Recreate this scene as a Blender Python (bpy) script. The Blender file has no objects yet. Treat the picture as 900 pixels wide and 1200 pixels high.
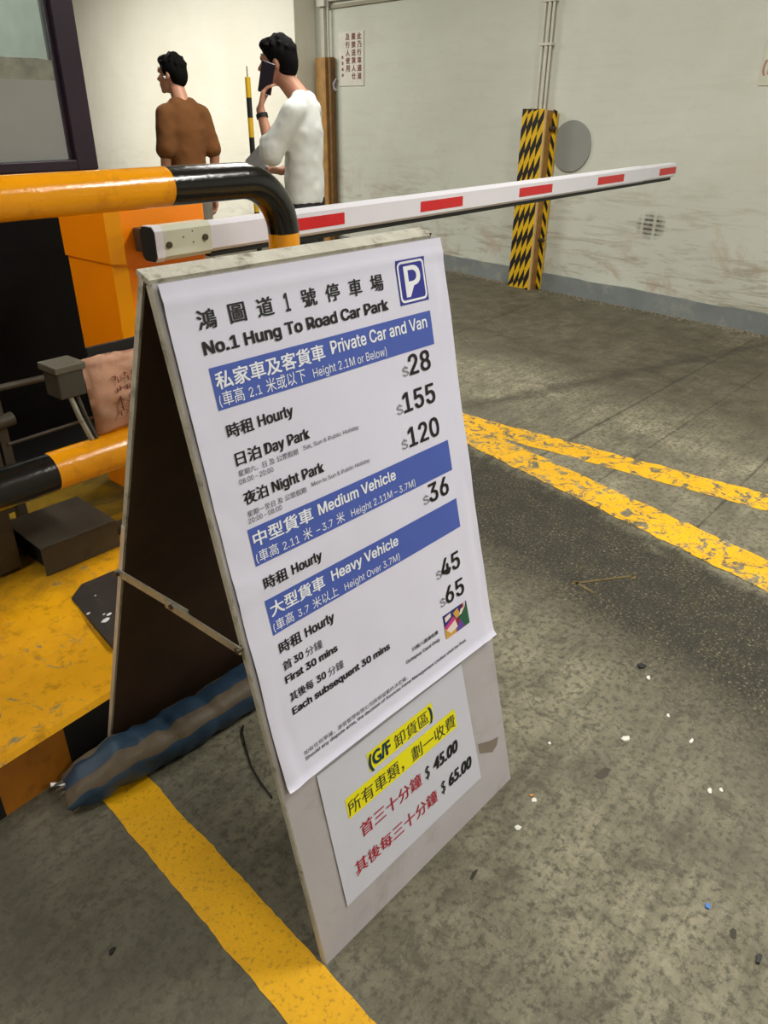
import bpy, bmesh, math, random, os
from mathutils import Vector, Matrix, noise
random.seed(7)
scene = bpy.context.scene
COL = scene.collection
R = math.radians

# ------------------------------------------------------------------ camera
PITCH, ROLL, AZ, CAMH = R(28.27), R(0.45), R(39.8), 1.40
FH = Vector((math.cos(AZ), math.sin(AZ), 0)); RH = Vector((math.sin(AZ), -math.cos(AZ), 0)); ZZ = Vector((0, 0, 1))
FW = FH * math.cos(PITCH) - ZZ * math.sin(PITCH); U0 = FH * math.sin(PITCH) + ZZ * math.cos(PITCH)
RT = RH * math.cos(ROLL) + U0 * math.sin(ROLL); UP = U0 * math.cos(ROLL) - RH * math.sin(ROLL)
cam = bpy.data.objects.new('camera', bpy.data.cameras.new('camera')); COL.objects.link(cam)
cam.matrix_world = Matrix(((RT.x, UP.x, -FW.x, 0), (RT.y, UP.y, -FW.y, 0), (RT.z, UP.z, -FW.z, CAMH), (0, 0, 0, 1)))
cam.data.sensor_fit = 'VERTICAL'; cam.data.sensor_height = 36; cam.data.lens = 26.25; cam.data.clip_start = 0.02
scene.camera = cam

# ------------------------------------------------------------------ world, exposure
w = bpy.data.worlds.new('world'); scene.world = w; w.use_nodes = True
w.node_tree.nodes['Background'].inputs[0].default_value = (0.95, 0.97, 1.0, 1)
w.node_tree.nodes['Background'].inputs[1].default_value = 0.12
vs = scene.view_settings; vs.view_transform = 'Standard'; vs.look = 'None'; vs.gamma = 1; vs.exposure = 0.8
vs.use_curve_mapping = False

# ------------------------------------------------------------------ lamps (unseen ceiling battens, added to light the scene): x, y, z, rot, power
LAMPS = [(3.1, -0.6, 3.25, 80, 74), (0.8, -2.6, 3.25, 0, 52), (3.7, 3.2, 3.25, 80, 44),
         (4.3, 7.6, 3.25, 80, 58), (-0.9, 2.1, 3.25, 80, 30), (4.0, 10.0, 3.25, 80, 125)]

# ================================================================== helpers
def lin(c):
    return tuple((v / 255 / 12.92) if v / 255 <= .04045 else ((v / 255 + .055) / 1.055) ** 2.4 for v in c)

def node(nt, t, **kw):
    n = nt.nodes.new(t)
    for k, v in kw.items(): setattr(n, k, v)
    return n

def setin(nt, n, i, v):
    if isinstance(v, bpy.types.NodeSocket): nt.links.new(v, n.inputs[i])
    elif v is not None:
        if isinstance(v, (tuple, list)) and len(v) == 3 and n.inputs[i].type == 'RGBA': v = (*v, 1)
        n.inputs[i].default_value = v

def nz(nt, vec, scale, detail=4, rough=.55, dist=0):
    n = node(nt, 'ShaderNodeTexNoise'); nt.links.new(vec, n.inputs['Vector'])
    n.inputs['Scale'].default_value = scale; n.inputs['Detail'].default_value = detail
    n.inputs['Roughness'].default_value = rough; n.inputs['Distortion'].default_value = dist
    return n.outputs['Fac']

def ramp(nt, fac, *stops, interp='LINEAR'):
    r = node(nt, 'ShaderNodeValToRGB'); nt.links.new(fac, r.inputs[0]); e = r.color_ramp.elements
    r.color_ramp.interpolation = interp
    while len(e) < len(stops): e.new(.5)
    for el, (p, c) in zip(e, stops):
        el.position = p; el.color = (c, c, c, 1) if isinstance(c, (int, float)) else (*c, 1)
    return r.outputs[0]

def mix(nt, f, a, b, mode='MIX'):
    m = node(nt, 'ShaderNodeMix', data_type='RGBA', blend_type=mode); m.clamp_factor = True
    setin(nt, m, 0, f)
    for i, v in ((6, a), (7, b)): setin(nt, m, i, v)
    return m.outputs[2]

def math_(nt, op, a, b=None, c=None, clamp=False):
    m = node(nt, 'ShaderNodeMath', operation=op); m.use_clamp = clamp
    setin(nt, m, 0, a); setin(nt, m, 1, b); setin(nt, m, 2, c)
    return m.outputs[0]

def vmath(nt, op, a, b):
    m = node(nt, 'ShaderNodeVectorMath', operation=op); setin(nt, m, 0, a); setin(nt, m, 1, b); return m.outputs[0]

def newmat(name):
    m = bpy.data.materials.new(name); m.use_nodes = True; nt = m.node_tree
    return m, nt, nt.nodes['Principled BSDF'], node(nt, 'ShaderNodeNewGeometry').outputs['Position']

def bump(nt, b, h, strength=.3, dist=.005):
    n = node(nt, 'ShaderNodeBump'); n.inputs['Strength'].default_value = strength; n.inputs['Distance'].default_value = dist
    nt.links.new(h, n.inputs['Height']); nt.links.new(n.outputs[0], b.inputs['Normal'])

def mat(name, col, rough=.5, metal=0, var=.12, scale=12, bmp=0, spec=.5, obj=True, coat=0, dirt=None, bscale=60):
    """plain surface with a little tonal variation, optional dirt colour and relief"""
    m, nt, b, pos = newmat(name)
    v = node(nt, 'ShaderNodeTexCoord').outputs['Object'] if obj else pos
    c = lin(col); d = tuple(x * (1 - var) for x in c)
    cc = mix(nt, ramp(nt, nz(nt, v, scale, 5), (.35, 0), (.65, 1)), d, c)
    if dirt:
        cc = mix(nt, ramp(nt, nz(nt, v, scale * 1.7, 8, .7), (.52, 0), (.68, dirt[1])), cc, lin(dirt[0]))
    nt.links.new(cc, b.inputs['Base Color'])
    b.inputs['Roughness'].default_value = rough; b.inputs['Metallic'].default_value = metal
    b.inputs['Specular IOR Level'].default_value = spec; b.inputs['Coat Weight'].default_value = coat
    if bmp: bump(nt, b, nz(nt, v, bscale, 6, .6), bmp, .004)
    return m

class MB:
    """collects shapes, then links them as one mesh object"""
    def __init__(s): s.v = []; s.f = []; s.m = []; s.sm = []
    def add(s, vs, fs, mi=0, smooth=False):
        o = len(s.v); s.v += [Vector(v) for v in vs]
        for k, f in enumerate(fs): s.f.append([i + o for i in f]); s.m.append(mi[k] if isinstance(mi, list) else mi); s.sm.append(smooth)
        return s
    def box(s, x0, x1, y0, y1, z0, z1, mi=0, b=0, mtx=None):
        bm = bmesh.new(); bmesh.ops.create_cube(bm, size=1)
        for v in bm.verts: v.co = Vector(((x0 + x1) / 2 + v.co.x * (x1 - x0), (y0 + y1) / 2 + v.co.y * (y1 - y0), (z0 + z1) / 2 + v.co.z * (z1 - z0)))
        if b: bmesh.ops.bevel(bm, geom=bm.edges[:], offset=b, segments=2, profile=.5, affect='EDGES')
        if mtx:
            for v in bm.verts: v.co = mtx @ v.co
        bm.verts.index_update(); s.add([v.co.copy() for v in bm.verts], [[v.index for v in f.verts] for f in bm.faces], mi); bm.free(); return s
    def tube(s, pts, rad, seg=20, mi=0, caps=True, flat=1.0, smooth=True):
        pts = [Vector(p) for p in pts]; n = len(pts); rr = rad if isinstance(rad, (list, tuple)) else [rad] * n
        t0 = (pts[1] - pts[0]).normalized(); ref = Vector((0, 0, 1)) if abs(t0.z) < .9 else Vector((0, 1, 0))
        a = (ref - t0 * ref.dot(t0)).normalized(); vs = []
        for i, p in enumerate(pts):
            t = (pts[min(i + 1, n - 1)] - pts[max(i - 1, 0)]).normalized()
            a = (a - t * a.dot(t)).normalized(); c = t.cross(a)
            for k in range(seg):
                th = 2 * math.pi * k / seg; vs.append(p + a * math.cos(th) * rr[i] * flat + c * math.sin(th) * rr[i])
        fs = [[i * seg + k, i * seg + (k + 1) % seg, (i + 1) * seg + (k + 1) % seg, (i + 1) * seg + k] for i in range(n - 1) for k in range(seg)]
        s.add(vs, fs, mi, smooth)
        if caps: s.add(vs[:seg], [list(range(seg))[::-1]], mi); s.add(vs[-seg:], [list(range(seg))], mi)
        return s
    def prism(s, poly, z0, z1, mi=0, mtx=None):
        n = len(poly); vs = [Vector((x, y, z0)) for x, y in poly] + [Vector((x, y, z1)) for x, y in poly]
        if mtx: vs = [mtx @ v for v in vs]
        s.add(vs, [list(range(n))[::-1], list(range(n, 2 * n))] + [[i, (i + 1) % n, (i + 1) % n + n, i + n] for i in range(n)], mi); return s
    def ball(s, c, r, mi=0, seg=20, rings=12, mtx=None):
        r = (r, r, r) if isinstance(r, (int, float)) else r; bm = bmesh.new()
        bmesh.ops.create_uvsphere(bm, u_segments=seg, v_segments=rings, radius=1)
        for v in bm.verts:
            p = Vector((v.co.x * r[0], v.co.y * r[1], v.co.z * r[2]))
            if mtx: p = mtx @ p
            v.co = p + Vector(c)
        s.add([v.co.copy() for v in bm.verts], [[v.index for v in f.verts] for f in bm.faces], mi, True); bm.free(); return s
    def capsule(s, p, q, r1, r2, seg=16):
        p, q = Vector(p), Vector(q); s.ball(p, r1, seg=seg); s.ball(q, r2, seg=seg)
        return s.tube([p, q], [r1, r2], seg)
    def mesh(s, name, mats):
        me = bpy.data.meshes.new(name); me.from_pydata([tuple(v) for v in s.v], [], s.f); me.update()
        for m in (mats if isinstance(mats, (list, tuple)) else [mats]): me.materials.append(m)
        me.polygons.foreach_set('material_index', s.m); me.polygons.foreach_set('use_smooth', s.sm)
        bm = bmesh.new(); bm.from_mesh(me); bmesh.ops.recalc_face_normals(bm, faces=bm.faces[:]); bm.to_mesh(me); bm.free()
        return me
    def build(s, name, mats, parent=None):
        o = bpy.data.objects.new(name, s.mesh(name, mats)); COL.objects.link(o)
        if parent: o.parent = parent
        return o
    def blob(s, name, m, parent=None, voxel=.012, smooth=6, fac=.5):
        """melts the collected shapes into one continuous skin"""
        tmp = bpy.data.objects.new('tmp', s.mesh('tmp', m)); COL.objects.link(tmp)
        r = tmp.modifiers.new('r', 'REMESH'); r.mode = 'VOXEL'; r.voxel_size = voxel
        if smooth: k = tmp.modifiers.new('s', 'SMOOTH'); k.iterations = smooth; k.factor = fac
        dg = bpy.context.evaluated_depsgraph_get(); me = bpy.data.meshes.new_from_object(tmp.evaluated_get(dg))
        me.name = name; me.materials.clear(); me.materials.append(m)
        for p in me.polygons: p.use_smooth = True; p.material_index = 0
        old = tmp.data; bpy.data.objects.remove(tmp); bpy.data.meshes.remove(old)
        o = bpy.data.objects.new(name, me); COL.objects.link(o)
        if parent: o.parent = parent
        return o

def tag(o, label, cat, group=None):
    o['label'] = label; o['category'] = cat
    if group: o['group'] = group
    return o
def thing(name, label, cat, loc=(0, 0, 0), rz=0, group=None):
    o = bpy.data.objects.new(name, None); COL.objects.link(o); o.location = loc; o.rotation_euler = (0, 0, rz)
    o.empty_display_size = .1
    return tag(o, label, cat, group)
def struct(o): o['kind'] = 'structure'; return o

# ---- lettering
def load_font():
    try:
        p = bpy.utils.system_resource('DATAFILES', path='fonts')
        return bpy.data.fonts.load(os.path.join(p, 'Inter.woff2'))
    except Exception: return None
FONT = load_font()
def glyphs(body, font, shear=0):
    c = bpy.data.curves.new('t', 'FONT'); c.body = body; c.size = 1; c.shear = shear; c.resolution_u = 3
    if font: c.font = font
    o = bpy.data.objects.new('t', c); COL.objects.link(o); dg = bpy.context.evaluated_depsgraph_get()
    me = bpy.data.meshes.new_from_object(o.evaluated_get(dg))
    vs = [v.co.copy() for v in me.vertices]; fs = [list(p.vertices) for p in me.polygons]
    bpy.data.objects.remove(o); bpy.data.curves.remove(c); bpy.data.meshes.remove(me)
    return vs, fs
def bbox(vs): return min(v.x for v in vs), max(v.x for v in vs), min(v.y for v in vs), max(v.y for v in vs)
CAP = bbox(glyphs('H', FONT)[0])[3]; CAPB = bbox(glyphs('H', None)[0])[3]
def is_cjk(ch): return ord(ch) > 0x2E80
def laid_out(body, font, shear):
    """lays a line out run by run: Latin in the given face, Chinese in the built-in one"""
    runs = []
    for ch in body:
        if runs and (ch == ' ' or is_cjk(ch) == runs[-1][0]): runs[-1][1] += ch
        else: runs.append([is_cjk(ch), ch])
    x = 0; V = []; F = []
    for cj, txt in runs:
        lead = len(txt) - len(txt.lstrip(' ')); trail = len(txt) - len(txt.rstrip(' ')); vs, fs = glyphs(txt.strip(' '), None if cj else font, shear)
        if not vs: continue
        x0, x1, _, _ = bbox(vs); o = len(V); x += .28 * lead
        k = .84 if cj and len(runs) > 1 else 1.0
        V += [Vector(((v.x - x0) * k + x, v.y * k, 0)) for v in vs]; F += [[i + o for i in f] for f in fs]; x += (x1 - x0) * k + .10 + .28 * trail
    return V, F
def lettering(mb, body, s0, s1, t, h, fn, bold=0, cjk=False, mi=0, shear=0, z=.0012, font='F', sub=True):
    """body fitted between s0 and s1 on baseline t; h = capital height (or glyph height when cjk)"""
    vs, fs = laid_out(body, FONT if font == 'F' else None, shear)
    x0, x1, y0, y1 = bbox(vs); sx = (s1 - s0) / (x1 - x0)
    sy = h / (y1 - y0) if cjk else h / (CAP if font == 'F' else CAPB); yb = y0 if cjk else 0
    shifts = [(0, 0)] if not bold else [(dx * bold, dy * bold * .6) for dx, dy in ((-1, -1), (1, 1), (-1, 1), (1, -1), (0, 0))]
    for i, (dx, dy) in enumerate(shifts):
        mb.add([fn(s0 + (v.x - x0) * sx + dx, t + (v.y - yb) * sy + dy, z + i * .00004) for v in vs], fs, mi)

# ================================================================== materials
def concrete(nt, pos):
    """floor concrete: worn lane surfaces laid out across the lane (u runs away from the kerb side)"""
    sep = node(nt, 'ShaderNodeSeparateXYZ'); nt.links.new(pos, sep.inputs[0]); X, Y = sep.outputs[0], sep.outputs[1]
    big = nz(nt, pos, 1.1, 5, .6, .4); mid = nz(nt, pos, 6, 8, .68, .3); fine = nz(nt, pos, 55, 6, .7); grit = nz(nt, pos, 190, 3, .6)
    br = node(nt, 'ShaderNodeMapping'); nt.links.new(pos, br.inputs[0]); br.inputs['Scale'].default_value = (2.2, 34, 1)
    br.inputs['Rotation'].default_value = (0, 0, R(10))
    broom = nz(nt, br.outputs[0], 1.0, 6, .65)
    col = mix(nt, ramp(nt, mid, (.33, 0), (.66, 1)), lin((104, 99, 80)), lin((152, 146, 122)))
    col = mix(nt, ramp(nt, fine, (.38, .85), (.52, 0)), col, lin((70, 66, 53)))
    col = mix(nt, ramp(nt, grit, (.6, 0), (.72, .55)), col, lin((178, 172, 152)))
    col = mix(nt, ramp(nt, broom, (.40, .32), (.52, 0)), col, lin((70, 67, 54)))
    blot = nz(nt, pos, 13, 9, .75, .6); col = mix(nt, ramp(nt, blot, (.38, .65), (.46, 0)), col, lin((74, 70, 56))); col = mix(nt, ramp(nt, blot, (.56, 0), (.66, .35)), col, lin((170, 164, 142)))
    col = mix(nt, ramp(nt, big, (.44, 0), (.6, .55)), col, lin((82, 78, 65)))
    u = math_(nt, 'SUBTRACT', X, math_(nt, 'MULTIPLY', math_(nt, 'SUBTRACT', Y, 1.0), .25))
    u = math_(nt, 'ADD', u, math_(nt, 'MULTIPLY', math_(nt, 'SUBTRACT', mid, .5), .32))
    f = math_(nt, 'DIVIDE', u, 8)
    # tarmac strip between the footway slab and the lane slab
    tm = mix(nt, ramp(nt, fine, (.4, 0), (.62, 1)), lin((30, 27, 14)), lin((60, 54, 34)))
    tm = mix(nt, ramp(nt, nz(nt, pos, 105, 4, .7), (.55, 0), (.66, .75)), tm, lin((150, 144, 120)))
    tm = mix(nt, ramp(nt, nz(nt, pos, 9, 8, .75, .5), (.42, .6), (.56, 0)), tm, lin((30, 27, 18)))
    col = mix(nt, ramp(nt, f, (1.72 / 8, 0), (2.06 / 8, 1), (2.5 / 8, 1), (2.62 / 8, 0)), col, tm)
    # oily brown far part of the lane
    col = mix(nt, ramp(nt, f, (3.5 / 8, 0), (4.0 / 8, .8), (5.2 / 8, .74), (5.9 / 8, .25)), col,
              mix(nt, ramp(nt, mid, (.3, 0), (.7, 1)), lin((50, 45, 31)), lin((80, 74, 56))))
    # tyre tracks and slab joints running across the lane
    for (a, b, c, wd, k) in ((0.36, 1, -3.25, .085, .6), (-.06, 1, -2.75, .02, .5), (.045, 1, -1.60, .012, .75), (.02, 1, -.73, .009, .8), (.04, 1, -1.26, .008, .6)):
        L = math.hypot(a, b)
        dd = math_(nt, 'ABSOLUTE', math_(nt, 'DIVIDE', math_(nt, 'ADD', math_(nt, 'ADD', math_(nt, 'MULTIPLY', X, a), math_(nt, 'MULTIPLY', Y, b)), c), L))
        dd = math_(nt, 'ADD', dd, math_(nt, 'MULTIPLY', math_(nt, 'SUBTRACT', mid, .5), wd * 2))
        mk = math_(nt, 'SUBTRACT', 1, math_(nt, 'DIVIDE', dd, wd, clamp=True), clamp=True)
        lim = ramp(nt, math_(nt, 'DIVIDE', X, 8), (1.95 / 8, 0), (2.1 / 8, 1), (5.6 / 8, 1), (5.9 / 8, 0)) if wd < .05 else ramp(nt, math_(nt, 'DIVIDE', X, 8), (2.9 / 8, 0), (3.3 / 8, 1), (5.4 / 8, 1), (5.8 / 8, 0))
        col = mix(nt, math_(nt, 'MULTIPLY', math_(nt, 'MULTIPLY', mk, k), lim), col, lin((46, 42, 32)))
    # footway left of the stand painted darker, standing in for the board's shadow
    wl = ramp(nt, math_(nt, 'DIVIDE', math_(nt, 'ADD', X, math_(nt, 'MULTIPLY', math_(nt, 'SUBTRACT', big, .5), .5)), 2), (.22, .62), (.5, 0))
    col = mix(nt, wl, col, lin((72, 68, 57)))
    h = math_(nt, 'ADD', math_(nt, 'MULTIPLY', fine, .6), math_(nt, 'MULTIPLY', grit, .4))
    return col, h, mid, fine

m, nt, b, pos = newmat('concrete_floor')
c_, h_, _, _ = concrete(nt, pos); nt.links.new(c_, b.inputs['Base Color']); b.inputs['Roughness'].default_value = .72
bump(nt, b, h_, .55, .006); CONC = m

def line_mat(name, wear, tint=(232, 178, 8)):
    m, nt, b, pos = newmat(name); c_, h_, mid, fine = concrete(nt, pos)
    y = mix(nt, ramp(nt, mid, (.3, 0), (.7, 1)), tuple(v * .8 for v in lin(tint)), lin(tint))
    y = mix(nt, ramp(nt, nz(nt, pos, 90, 5, .7), (.36, .5), (.45, 0)), y, lin((120, 88, 14)))
    n1 = nz(nt, pos, 17, 9, .78, .8)
    c = mix(nt, ramp(nt, n1, (wear - .015, 1), (wear + .015, 0)), y, c_)
    nt.links.new(c, b.inputs['Base Color']); b.inputs['Roughness'].default_value = .55; bump(nt, b, h_, .4, .005); return m
LINE_NEAR = line_mat('yellow_line_paint_near', .33, (236, 176, 2)); LINE_FAR = line_mat('yellow_line_paint_worn', .465, (242, 182, 2))

def wall_mat(name, ca, cb, stains=1.0):
    m, nt, b, pos = newmat(name)
    big = nz(nt, pos, .7, 6, .6, .3); mid = nz(nt, pos, 3.2, 8, .7, .5)
    c = mix(nt, ramp(nt, big, (.35, 0), (.65, 1)), lin(ca), lin(cb))
    st = node(nt, 'ShaderNodeMapping'); nt.links.new(pos, st.inputs[0]); st.inputs['Scale'].default_value = (1.2, 1.2, 9)
    s = nz(nt, st.outputs[0], 1.5, 8, .72, .6)
    sep = node(nt, 'ShaderNodeSeparateXYZ'); nt.links.new(pos, sep.inputs[0])
    low = ramp(nt, math_(nt, 'DIVIDE', sep.outputs[2], 3), (.05, .9), (.22, .55), (.33, .12), (1, .05))
    c = mix(nt, math_(nt, 'MULTIPLY', math_(nt, 'MULTIPLY', ramp(nt, s, (.5, 0), (.64, 1)), low), stains), c, lin((150, 140, 118)))
    c = mix(nt, math_(nt, 'MULTIPLY', math_(nt, 'MULTIPLY', ramp(nt, mid, (.54, 0), (.66, .8)), low), stains), c, lin((172, 152, 132)))
    sc = node(nt, 'ShaderNodeMapping'); nt.links.new(pos, sc.inputs[0]); sc.inputs['Scale'].default_value = (3, 3, 10); sc.inputs['Rotation'].default_value = (.3, 0, 0)
    c = mix(nt, math_(nt, 'MULTIPLY', ramp(nt, nz(nt, sc.outputs[0], 2.2, 9, .8, 1.5), (.64, 0), (.67, .5)), stains), c, lin((120, 112, 96)))
    nt.links.new(c, b.inputs['Base Color']); b.inputs['Roughness'].default_value = .7
    bump(nt, b, mid, .25, .02); return m, nt, b, pos
WALL_R, nt, b, pos = wall_mat('painted_wall_lane', (194, 196, 184), (205, 207, 196))
# round rubbed tyre print on the wall, a stain with a shape of its own
old = b.inputs['Base Color'].links[0].from_socket
d = vmath(nt, 'SUBTRACT', pos, (6.0, 2.346, .63)); sp = node(nt, 'ShaderNodeSeparateXYZ'); nt.links.new(d, sp.inputs[0])
rr = math_(nt, 'SQRT', math_(nt, 'ADD', math_(nt, 'POWER', math_(nt, 'DIVIDE', sp.outputs[1], .14), 2), math_(nt, 'POWER', math_(nt, 'DIVIDE', sp.outputs[2], .11), 2)))
disc = ramp(nt, rr, (.55, 1), (1.0, 0)); disc2 = math_(nt, 'MULTIPLY', disc, ramp(nt, math_(nt, 'SINE', math_(nt, 'MULTIPLY', sp.outputs[2], 190)), (.0, .35), (.6, .95)))
bars = ramp(nt, math_(nt, 'SINE', math_(nt, 'MULTIPLY', math_(nt, 'ADD', sp.outputs[1], .05), 62)), (.0, 1), (.55, 1), (.8, .25))
nt.links.new(mix(nt, math_(nt, 'MULTIPLY', math_(nt, 'MULTIPLY', disc2, bars), ramp(nt, nz(nt, pos, 30, 5, .7), (.3, .5), (.55, 1))), old, lin((50, 48, 44))), b.inputs['Base Color'])
WALL_W, _, _, _ = wall_mat('painted_wall_white', (228, 224, 208), (236, 233, 220), .35)
BAND = mat('grey_skirting_paint', (128, 134, 134), .7, var=.2, scale=3, obj=False, dirt=((165, 162, 148), .6))
CEIL = mat('ceiling_paint', (200, 198, 188), .8)
PLY_EDGE = mat('worn_white_edge', (196, 192, 178), .6, var=.25, scale=14, dirt=((104, 96, 76), .85), bmp=.4)
PLY_FACE = mat('grey_white_board_paint', (176, 171, 174), .45, var=.08, scale=6, dirt=((128, 118, 108), .35), bmp=.05)
PLY_DARK = mat('unlit_brown_board_back', (72, 46, 24), .7, var=.35, scale=8)  # dark brown stands for the unlit inside of the board
PLY_STRIP = mat('raw_light_batten', (228, 206, 182), .7, var=.3, scale=10)
VINYL = mat('white_poster_vinyl', (218, 217, 236), .3, var=.02, spec=.5)
PAPER = mat('white_laminated_paper', (200, 201, 214), .35, var=.03)
INK = mat('black_ink', (14, 14, 16), .45, var=0); GREYINK = mat('grey_ink', (120, 120, 124), .5, var=0)
SOFTINK = mat('soft_black_ink', (74, 72, 76), .5, var=0)
BLUE = mat('blue_band_ink', (72, 94, 178), .4, var=.04); NAVY = mat('navy_sign_ink', (48, 52, 148), .4, var=.03)
WHITEINK = mat('white_ink', (236, 238, 246), .4, var=0); REDINK = mat('dark_red_ink', (168, 28, 42), .5, var=0)
HILITE = mat('yellow_highlight_ink', (232, 222, 10), .45, var=.02); TEAL = mat('dark_teal_ink', (10, 50, 66), .5, var=0)
STEEL = mat('dull_steel', (172, 170, 158), .38, .35, var=.2, scale=30, dirt=((90, 74, 50), .6))
DKSTEEL = mat('dark_grey_painted_steel', (76, 70, 60), .5, .1, var=.22, scale=7, dirt=((50, 42, 32), .6))
BLACKM = mat('black_gloss_paint', (16, 16, 17), .16, var=.3, scale=20, bmp=.25, coat=.3, bscale=70)
ORANGE = mat('orange_yellow_gloss_paint', (244, 160, 4), .17, var=.08, scale=9, bmp=.25, coat=.3, dirt=((190, 112, 10), .5), bscale=70)
CABO = mat('orange_cabinet_paint', (255, 142, 0), .33, var=.04, scale=5)
CABL = mat('orange_cabinet_lit_bevel', (255, 168, 10), .25, var=.05, scale=5)  # bevel coloured brighter for the light it catches
BOOMW = mat('white_powder_coat', (222, 220, 230), .3, var=.03, scale=4)
BOOMG = mat('translucent_cream_sleeve', (206, 208, 190), .3, var=.05)
RUBBER = mat('black_rubber', (18, 18, 18), .6, var=.2)
REDT = mat('red_reflective_tape', (206, 26, 34), .35, var=.1, scale=30)
BOLT = mat('brown_bolt', (92, 82, 68), .45, .6)
TANS = mat('tan_woven_plastic', (98, 84, 64), .6, var=.25, scale=25, bmp=.3); BLUES = mat('blue_woven_plastic', (42, 66, 88), .5, var=.3, scale=20, bmp=.3)
HAZY = mat('hazard_yellow', (226, 180, 20), .5, var=.12, scale=14); HAZK = mat('hazard_black', (22, 22, 24), .5, var=.2)
WOOD = mat('pale_brown_timber', (168, 124, 62), .6, var=.3, scale=9, dirt=((110, 74, 34), .5)); WOODL = mat('light_timber_edge', (206, 172, 112), .6, var=.15)
PIPEM = mat('painted_conduit', (204, 202, 190), .5, var=.1); DISC = mat('grey_disc_paint', (140, 141, 136), .5, var=.05, scale=4)
FRAME = mat('dark_purple_frame', (50, 36, 52), .32, .2, var=.3, scale=3); BOOTHK = mat('black_booth_panel', (9, 7, 6), .75, var=.3, spec=.15)
SKIN = mat('skin', (198, 142, 116), .5, var=.06); HAIR = mat('black_hair', (12, 10, 11), .85, var=.3, scale=60, bmp=.3, spec=.15)
BROWN = mat('brown_cotton', (120, 74, 32), .9, var=.18, scale=5, bmp=1.0, bscale=8); TEEW = mat('grey_white_cotton', (222, 226, 224), .9, var=.08, scale=4, bmp=1.0, bscale=7)
TROU = mat('black_trousers', (34, 34, 38), .85, var=.2); GREYT = mat('taupe_trousers', (150, 142, 130), .85, var=.1); SHOE = mat('dark_shoe', (30, 28, 28), .5)
PHONE = mat('dark_purple_phone', (36, 24, 44), .25, var=.1); FOLD = mat('pale_grey_folder', (174, 178, 184), .5, var=.05)
PINK = mat('faded_pink_sack', (196, 146, 118), .65, var=.18, scale=9, dirt=((148, 118, 100), .6), bmp=.3)
PINKINK = mat('brown_print', (128, 70, 54), .7, var=.3)

m, nt, b, pos = newmat('kerb_yellow_paint')
n1 = nz(nt, pos, 5, 9, .7, .6); n2 = nz(nt, pos, 26, 7, .7); n3 = nz(nt, pos, 2.2, 5, .6)
sepk = node(nt, 'ShaderNodeSeparateXYZ'); nt.links.new(pos, sepk.inputs[0])
c = mix(nt, ramp(nt, n3, (.35, 0), (.62, 1)), lin((206, 142, 4)), lin((240, 174, 8)))
c = mix(nt, ramp(nt, n2, (.34, .5), (.47, 0)), c, lin((146, 96, 8)))
c = mix(nt, ramp(nt, nz(nt, pos, 7.5, 10, .74, .9), (.385, .9), (.41, 0)), c, lin((134, 130, 104)))
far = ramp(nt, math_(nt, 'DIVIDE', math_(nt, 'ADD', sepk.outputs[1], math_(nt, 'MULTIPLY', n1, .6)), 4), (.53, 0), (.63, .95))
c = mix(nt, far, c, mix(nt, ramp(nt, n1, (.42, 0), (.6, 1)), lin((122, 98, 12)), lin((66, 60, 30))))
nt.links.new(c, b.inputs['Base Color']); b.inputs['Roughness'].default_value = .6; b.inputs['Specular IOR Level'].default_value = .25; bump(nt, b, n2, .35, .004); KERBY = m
KERBO = mat('kerb_orange_face', (172, 104, 14), .6, var=.3, scale=6, obj=False, dirt=((96, 60, 18), .7)); KERBK = mat('kerb_black_face', (20, 19, 18), .6, var=.3, obj=False)

# ================================================================== setting
W0 = Vector((5.842, 1.3, 0)); WD = Vector((.15, .989, 0)).normalized(); WN = Vector((-WD.y, WD.x, 0))
H = 3.4
def wp(s, z, off=0): return W0 + WD * s + WN * off + Vector((0, 0, z))
struct(MB().box(-4, 9.6, -5, 20, -.1, 0).build('floor', CONC))
struct(MB().box(-4, 9.6, -5, 20, H, H + .1).build('ceiling', CEIL))
def wall(name, a, c, thick, m):
    a, c = Vector(a), Vector(c); d = (c - a).normalized(); n = Vector((d.y, -d.x, 0)) * thick
    return struct(MB().prism([a.to_2d(), c.to_2d(), (c + n).to_2d(), (a + n).to_2d()], 0, H).build(name, m))
wall('wall_right', wp(-6.2, 0), wp(5.46, 0), .12, WALL_R)
wall('wall_back', wp(5.28, 0, .26), wp(13.6, 0, .26), .28, WALL_W)
wall('wall_left', (-4, 20, 0), (-4, -5, 0), -.1, WALL_W).scale = (1, 1, 1)
wall('wall_near', (-4, -5, 0), (4.9, -5, 0), .1, WALL_W)
wall('wall_far', (-4, 20, 0), (8.7, 20, 0), -.1, WALL_W)
# grey painted skirting, slightly proud and with an uneven upper edge
mb = MB(); n = 120; vs = []
for i in range(n + 1):
    s = -6.1 + i * (11.3 / n); z = .145 + .012 * noise.noise(Vector((s * 3, 0, 0))) + .006 * noise.noise(Vector((s * 14, 3, 0)))
    vs += [wp(s, 0, .016), wp(s, z, .016), wp(s, z, .0)]
mb.add(vs, [q for i in range(n) for q in ([3 * i, 3 * i + 3, 3 * i + 4, 3 * i + 1], [3 * i + 1, 3 * i + 4, 3 * i + 5, 3 * i + 2])])
struct(mb.build('baseboard_right', BAND))
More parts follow.
